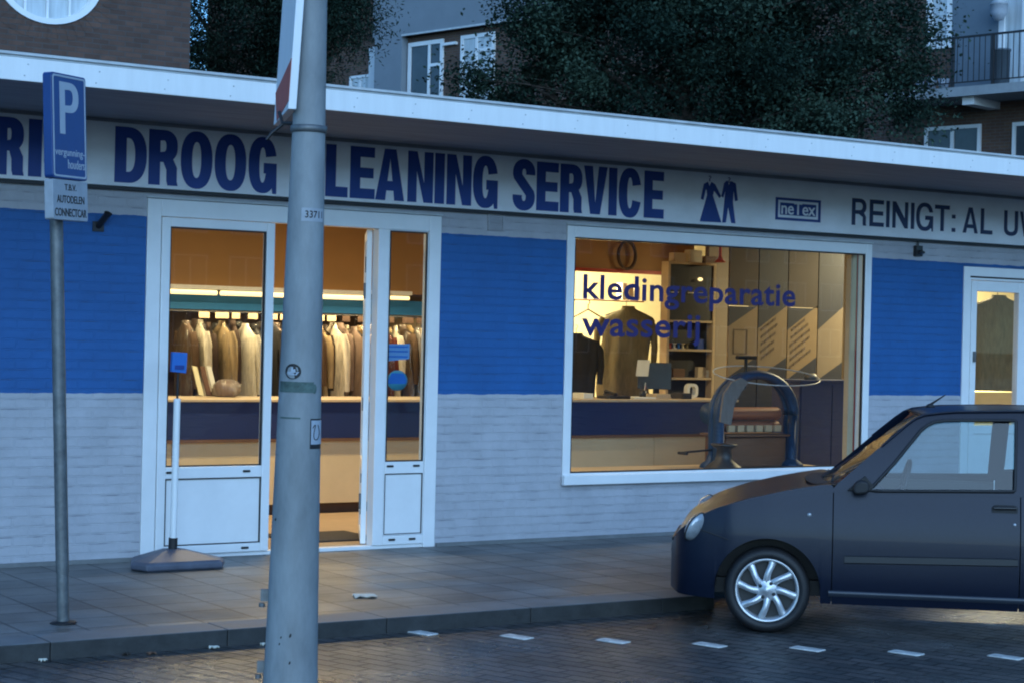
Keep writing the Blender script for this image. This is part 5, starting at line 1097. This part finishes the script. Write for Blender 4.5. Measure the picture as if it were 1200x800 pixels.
# ------------------------------------------------------------------ trees
def tree(label, x, y, crown, trunk_h, nleaf, size, seed, mats_, drop=0, name='tree'):
    """crown: list of (dx, dy, z, rx, rz) lobes; leaf sprays fill the lobes' volume"""
    rg = random.Random(seed); t = thing(name, label, 'tree', (x, y, -.1))
    mb = MB(); topz = max(c[2] for c in crown); mb.tube([(x, y, -.12), (x + .05, y, trunk_h * .5), (x - .03, y + .05, trunk_h), (x, y, topz)], [.22, .18, .14, .05], 10)
    for dx, dy, z, rx, rz in crown:
        p0 = Vector((x, y, max(trunk_h * .7, z - 1.6))); p2 = Vector((x + dx * .8375 + dy * .546, y - dx * .546 + dy * .8375, z)); p1 = p0.lerp(p2, .5) + Vector((rg.uniform(-.2, .2), rg.uniform(-.2, .2), -.15)); mb.tube([p0, p1, p2], [.08, .05, .02], 6)
    tr = part('trunk', mb, 'bark', t)
    tw = MB(); lv = [MB(), MB()]; tot = sum(c[3] ** 2 * c[4] for c in crown)
    vs = [[], []]; fs = [[], []]
    for dx, dy, z, rx, rz in crown:
        dx, dy = dx * .8375 + dy * .546, -dx * .546 + dy * .8375
        n = int(nleaf * rx * rx * rz / tot); ncl = max(6, int(n / 520)); sprays = []
        for k in range(ncl):
            d = Vector((rg.gauss(0, 1), rg.gauss(0, 1), rg.gauss(0, 1))).normalized() * (rg.random() ** .40)
            sprays.append(Vector((x + dx + d.x * rx, y + dy + d.y * rx, z + d.z * rz)))
        for c in sprays:
            w = 0 if rg.random() < .58 else 1; m_ = n // ncl; r = rg.uniform(.26, .56) * (1 if drop == 0 else .85)
            if rg.random() < .35: tw.tube([Vector((x, y, c.z - .4)).lerp(c, .55), Vector((x, y, c.z - .2)).lerp(c, .8), c], [.018, .012, .006], 4, cap=False)
            for q_ in range(m_):
                p = c + Vector((rg.gauss(0, r * .6), rg.gauss(0, r * .6), rg.gauss(0, r * (.42 if not drop else .7)) - drop * rg.random()))
                a = Vector((rg.gauss(0, 1), rg.gauss(0, 1), rg.gauss(-.4, .6))).normalized(); b = a.cross(Vector((rg.gauss(0, .6), rg.gauss(0, .6), 1))).normalized(); L_ = size * rg.uniform(.6, 1.35); W_ = L_ * (.30 if not drop else .16)
                o = len(vs[w]); vs[w] += [p, p + a * L_ * .5 + b * W_, p + a * L_, p + a * L_ * .5 - b * W_]; fs[w].append((o, o + 1, o + 2, o + 3))
    part('branches', tw, 'bark', t)
    lv[0].add(vs[0] + vs[1], fs[0] + [tuple(i + len(vs[0]) for i in f_) for f_ in fs[1]], 0); lv[0].m = [0] * len(fs[0]) + [1] * len(fs[1])
    part('crown', lv[0], list(mats_), t); return t
tree('large dark leafy tree spreading behind the middle of the shop roof', 13.5, 12.7, [(0, 0, 8.2, 2.4, 1.9), (-1.9, .4, 7.3, 1.45, 1.25), (1.9, -.3, 7.6, 1.75, 1.5), (0.2, 0, 6.4, 2.3, 1.25), (-2.5, .5, 6.0, .95, .75), (-3.1, .3, 6.2, .8, .75), (-3.0, .2, 5.5, .8, .6), (-2.3, .3, 6.9, 1.0, .9), (2.2, -.6, 6.2, 1.5, 1.15), (-1.3, .3, 5.6, 1.2, .7), (3.15, -.8, 7.0, .85, .9), (1.2, -.3, 5.4, 1.4, .7), (2.9, -.4, 5.6, 1.1, .9), (3.5, -.4, 6.5, .7, .8), (3.3, -.3, 8.0, .9, .9), (-1.2, .2, 8.9, 1.6, 1.3), (2.4, -.5, 9.0, 1.4, 1.2)], 4.6, 230000, .075, 3, ('leafA', 'leafB'))
tree('dark feathery conifer behind the brick house corner and the lamp post', 7.75, 16.95, [(.1, 0, 8.0, 1.55, 1.5), (-.5, 0, 6.9, 1.25, 1.3), (.75, -.2, 7.0, .95, .9), (.1, -.1, 6.2, 1.2, .75), (.95, -.3, 6.55, .55, .55), (1.35, -.3, 7.3, .6, .7), (1.3, -.2, 6.7, .45, .5), (-1.1, 0, 6.0, .9, .8), (-1.7, .3, 7.6, .9, 1.3), (-1.7, .3, 6.2, .8, .9), (-2.4, .4, 7.2, .9, 1.5), (-2.3, .4, 5.9, .8, .8), (1.1, -.2, 7.9, .8, .9)], 4.5, 130000, .075, 5, ('leafA', 'leafB'), .12, 'conifer')

# ------------------------------------------------------------------ light
w = bpy.data.worlds.new('World'); S.world = w; w.use_nodes = True
nt = w.node_tree; bg = nt.nodes['Background']; sky = nt.nodes.new('ShaderNodeTexSky'); sky.sky_type = 'NISHITA'; sky.sun_disc = False
EL, AZ = 16.0, 200.0
sky.sun_elevation = R(EL); sky.sun_rotation = R(AZ); sky.air_density = 1.0; sky.dust_density = .2; sky.ozone_density = 6.0
tint = nt.nodes.new('ShaderNodeMix'); tint.data_type = 'RGBA'; tint.blend_type = 'MULTIPLY'; tint.inputs['Factor'].default_value = 1; tint.inputs['B'].default_value = (.70, .97, 1.10, 1)
nt.links.new(sky.outputs[0], tint.inputs['A']); nt.links.new(tint.outputs['Result'], bg.inputs[0]); bg.inputs[1].default_value = .15
sl = bpy.data.lights.new('sun', 'SUN'); sl.energy = 1.5; sl.angle = R(70); sl.color = (.56, .80, 1.0)
so_ = bpy.data.objects.new('sun', sl); COL.objects.link(so_)
d = Vector((math.sin(R(AZ)) * math.cos(R(EL)), math.cos(R(AZ)) * math.cos(R(EL)), math.sin(R(EL)))); so_.rotation_euler = d.to_track_quat('Z', 'Y').to_euler(); so_.location = (0, -5, 12)
def lamp(x, y, z, sx, sy, e, rot=(0, 0, 0), col=(1, .78, .43)):
    l = bpy.data.lights.new('shop_lamp', 'AREA'); l.shape = 'RECTANGLE'; l.size = sx; l.size_y = sy; l.energy = e * .85; l.color = col
    o = bpy.data.objects.new('shop_lamp', l); COL.objects.link(o); o.location = (x, y, z); o.rotation_euler = rot
def lampi(x, y, z, sx, sy, e, rot=(0, 0, 0), col=(1, .78, .43)):
    p_ = fmap(y)((x, y, z)); lamp(p_.x, p_.y, p_.z, sx * AX, sy, e, rot, col)
lampi(-.3, 2.06, 1.985, 3.2, .05, 7, (R(-25), 0, 0))
lampi(-.2, 2.50, 1.99, 3.0, .06, 42)
lampi(-.3, .9, 3.01, 3.2, .12, 110)
lampi(2.6, 1.2, 3.01, 1.4, .12, 11)
lampi(2.8, 2.5, 3.0, 2.0, .3, 480, (R(35), 0, 0), col=(1, .84, .50))
lampi(5.1, .9, 3.01, 1.2, .12, 2)
lampi(7.1, 1.1, 3.0, 1.2, .12, 230, col=(1, .82, .46))

# ------------------------------------------------------------------ camera
cam = bpy.data.cameras.new('camera'); co = bpy.data.objects.new('camera', cam); COL.objects.link(co); S.camera = co
cam.sensor_width = 36; cam.lens = 66.0; cam.clip_start = .05; cam.clip_end = 2000
ro = .02295; pit = -.002945; Rv = Vector((math.cos(PSI), -math.sin(PSI), 0)); Fv = Vector((math.sin(PSI), math.cos(PSI), 0)); Uv = Vector((0, 0, 1)); Fv, Uv = Fv * math.cos(pit) + Uv * math.sin(pit), Uv * math.cos(pit) - Fv * math.sin(pit)
cx = Rv * math.cos(ro) + Uv * math.sin(ro); cy = -Rv * math.sin(ro) + Uv * math.cos(ro); cz = -Fv
co.matrix_world = Matrix(((cx.x, cy.x, cz.x, -6.3483), (cx.y, cy.y, cz.y, -12.5031), (cx.z, cy.z, cz.z, 1.6438), (0, 0, 0, 1)))
S.view_settings.view_transform = 'Standard'; S.view_settings.look = 'None'; S.view_settings.exposure = .78; S.view_settings.gamma = 1
S.render.engine = 'CYCLES'; S.cycles.use_denoising = True; S.cycles.max_bounces = 8; S.cycles.transparent_max_bounces = 24
S.cycles.filter_width = 2.0; S.cycles.caustics_reflective = False; S.cycles.caustics_refractive = False
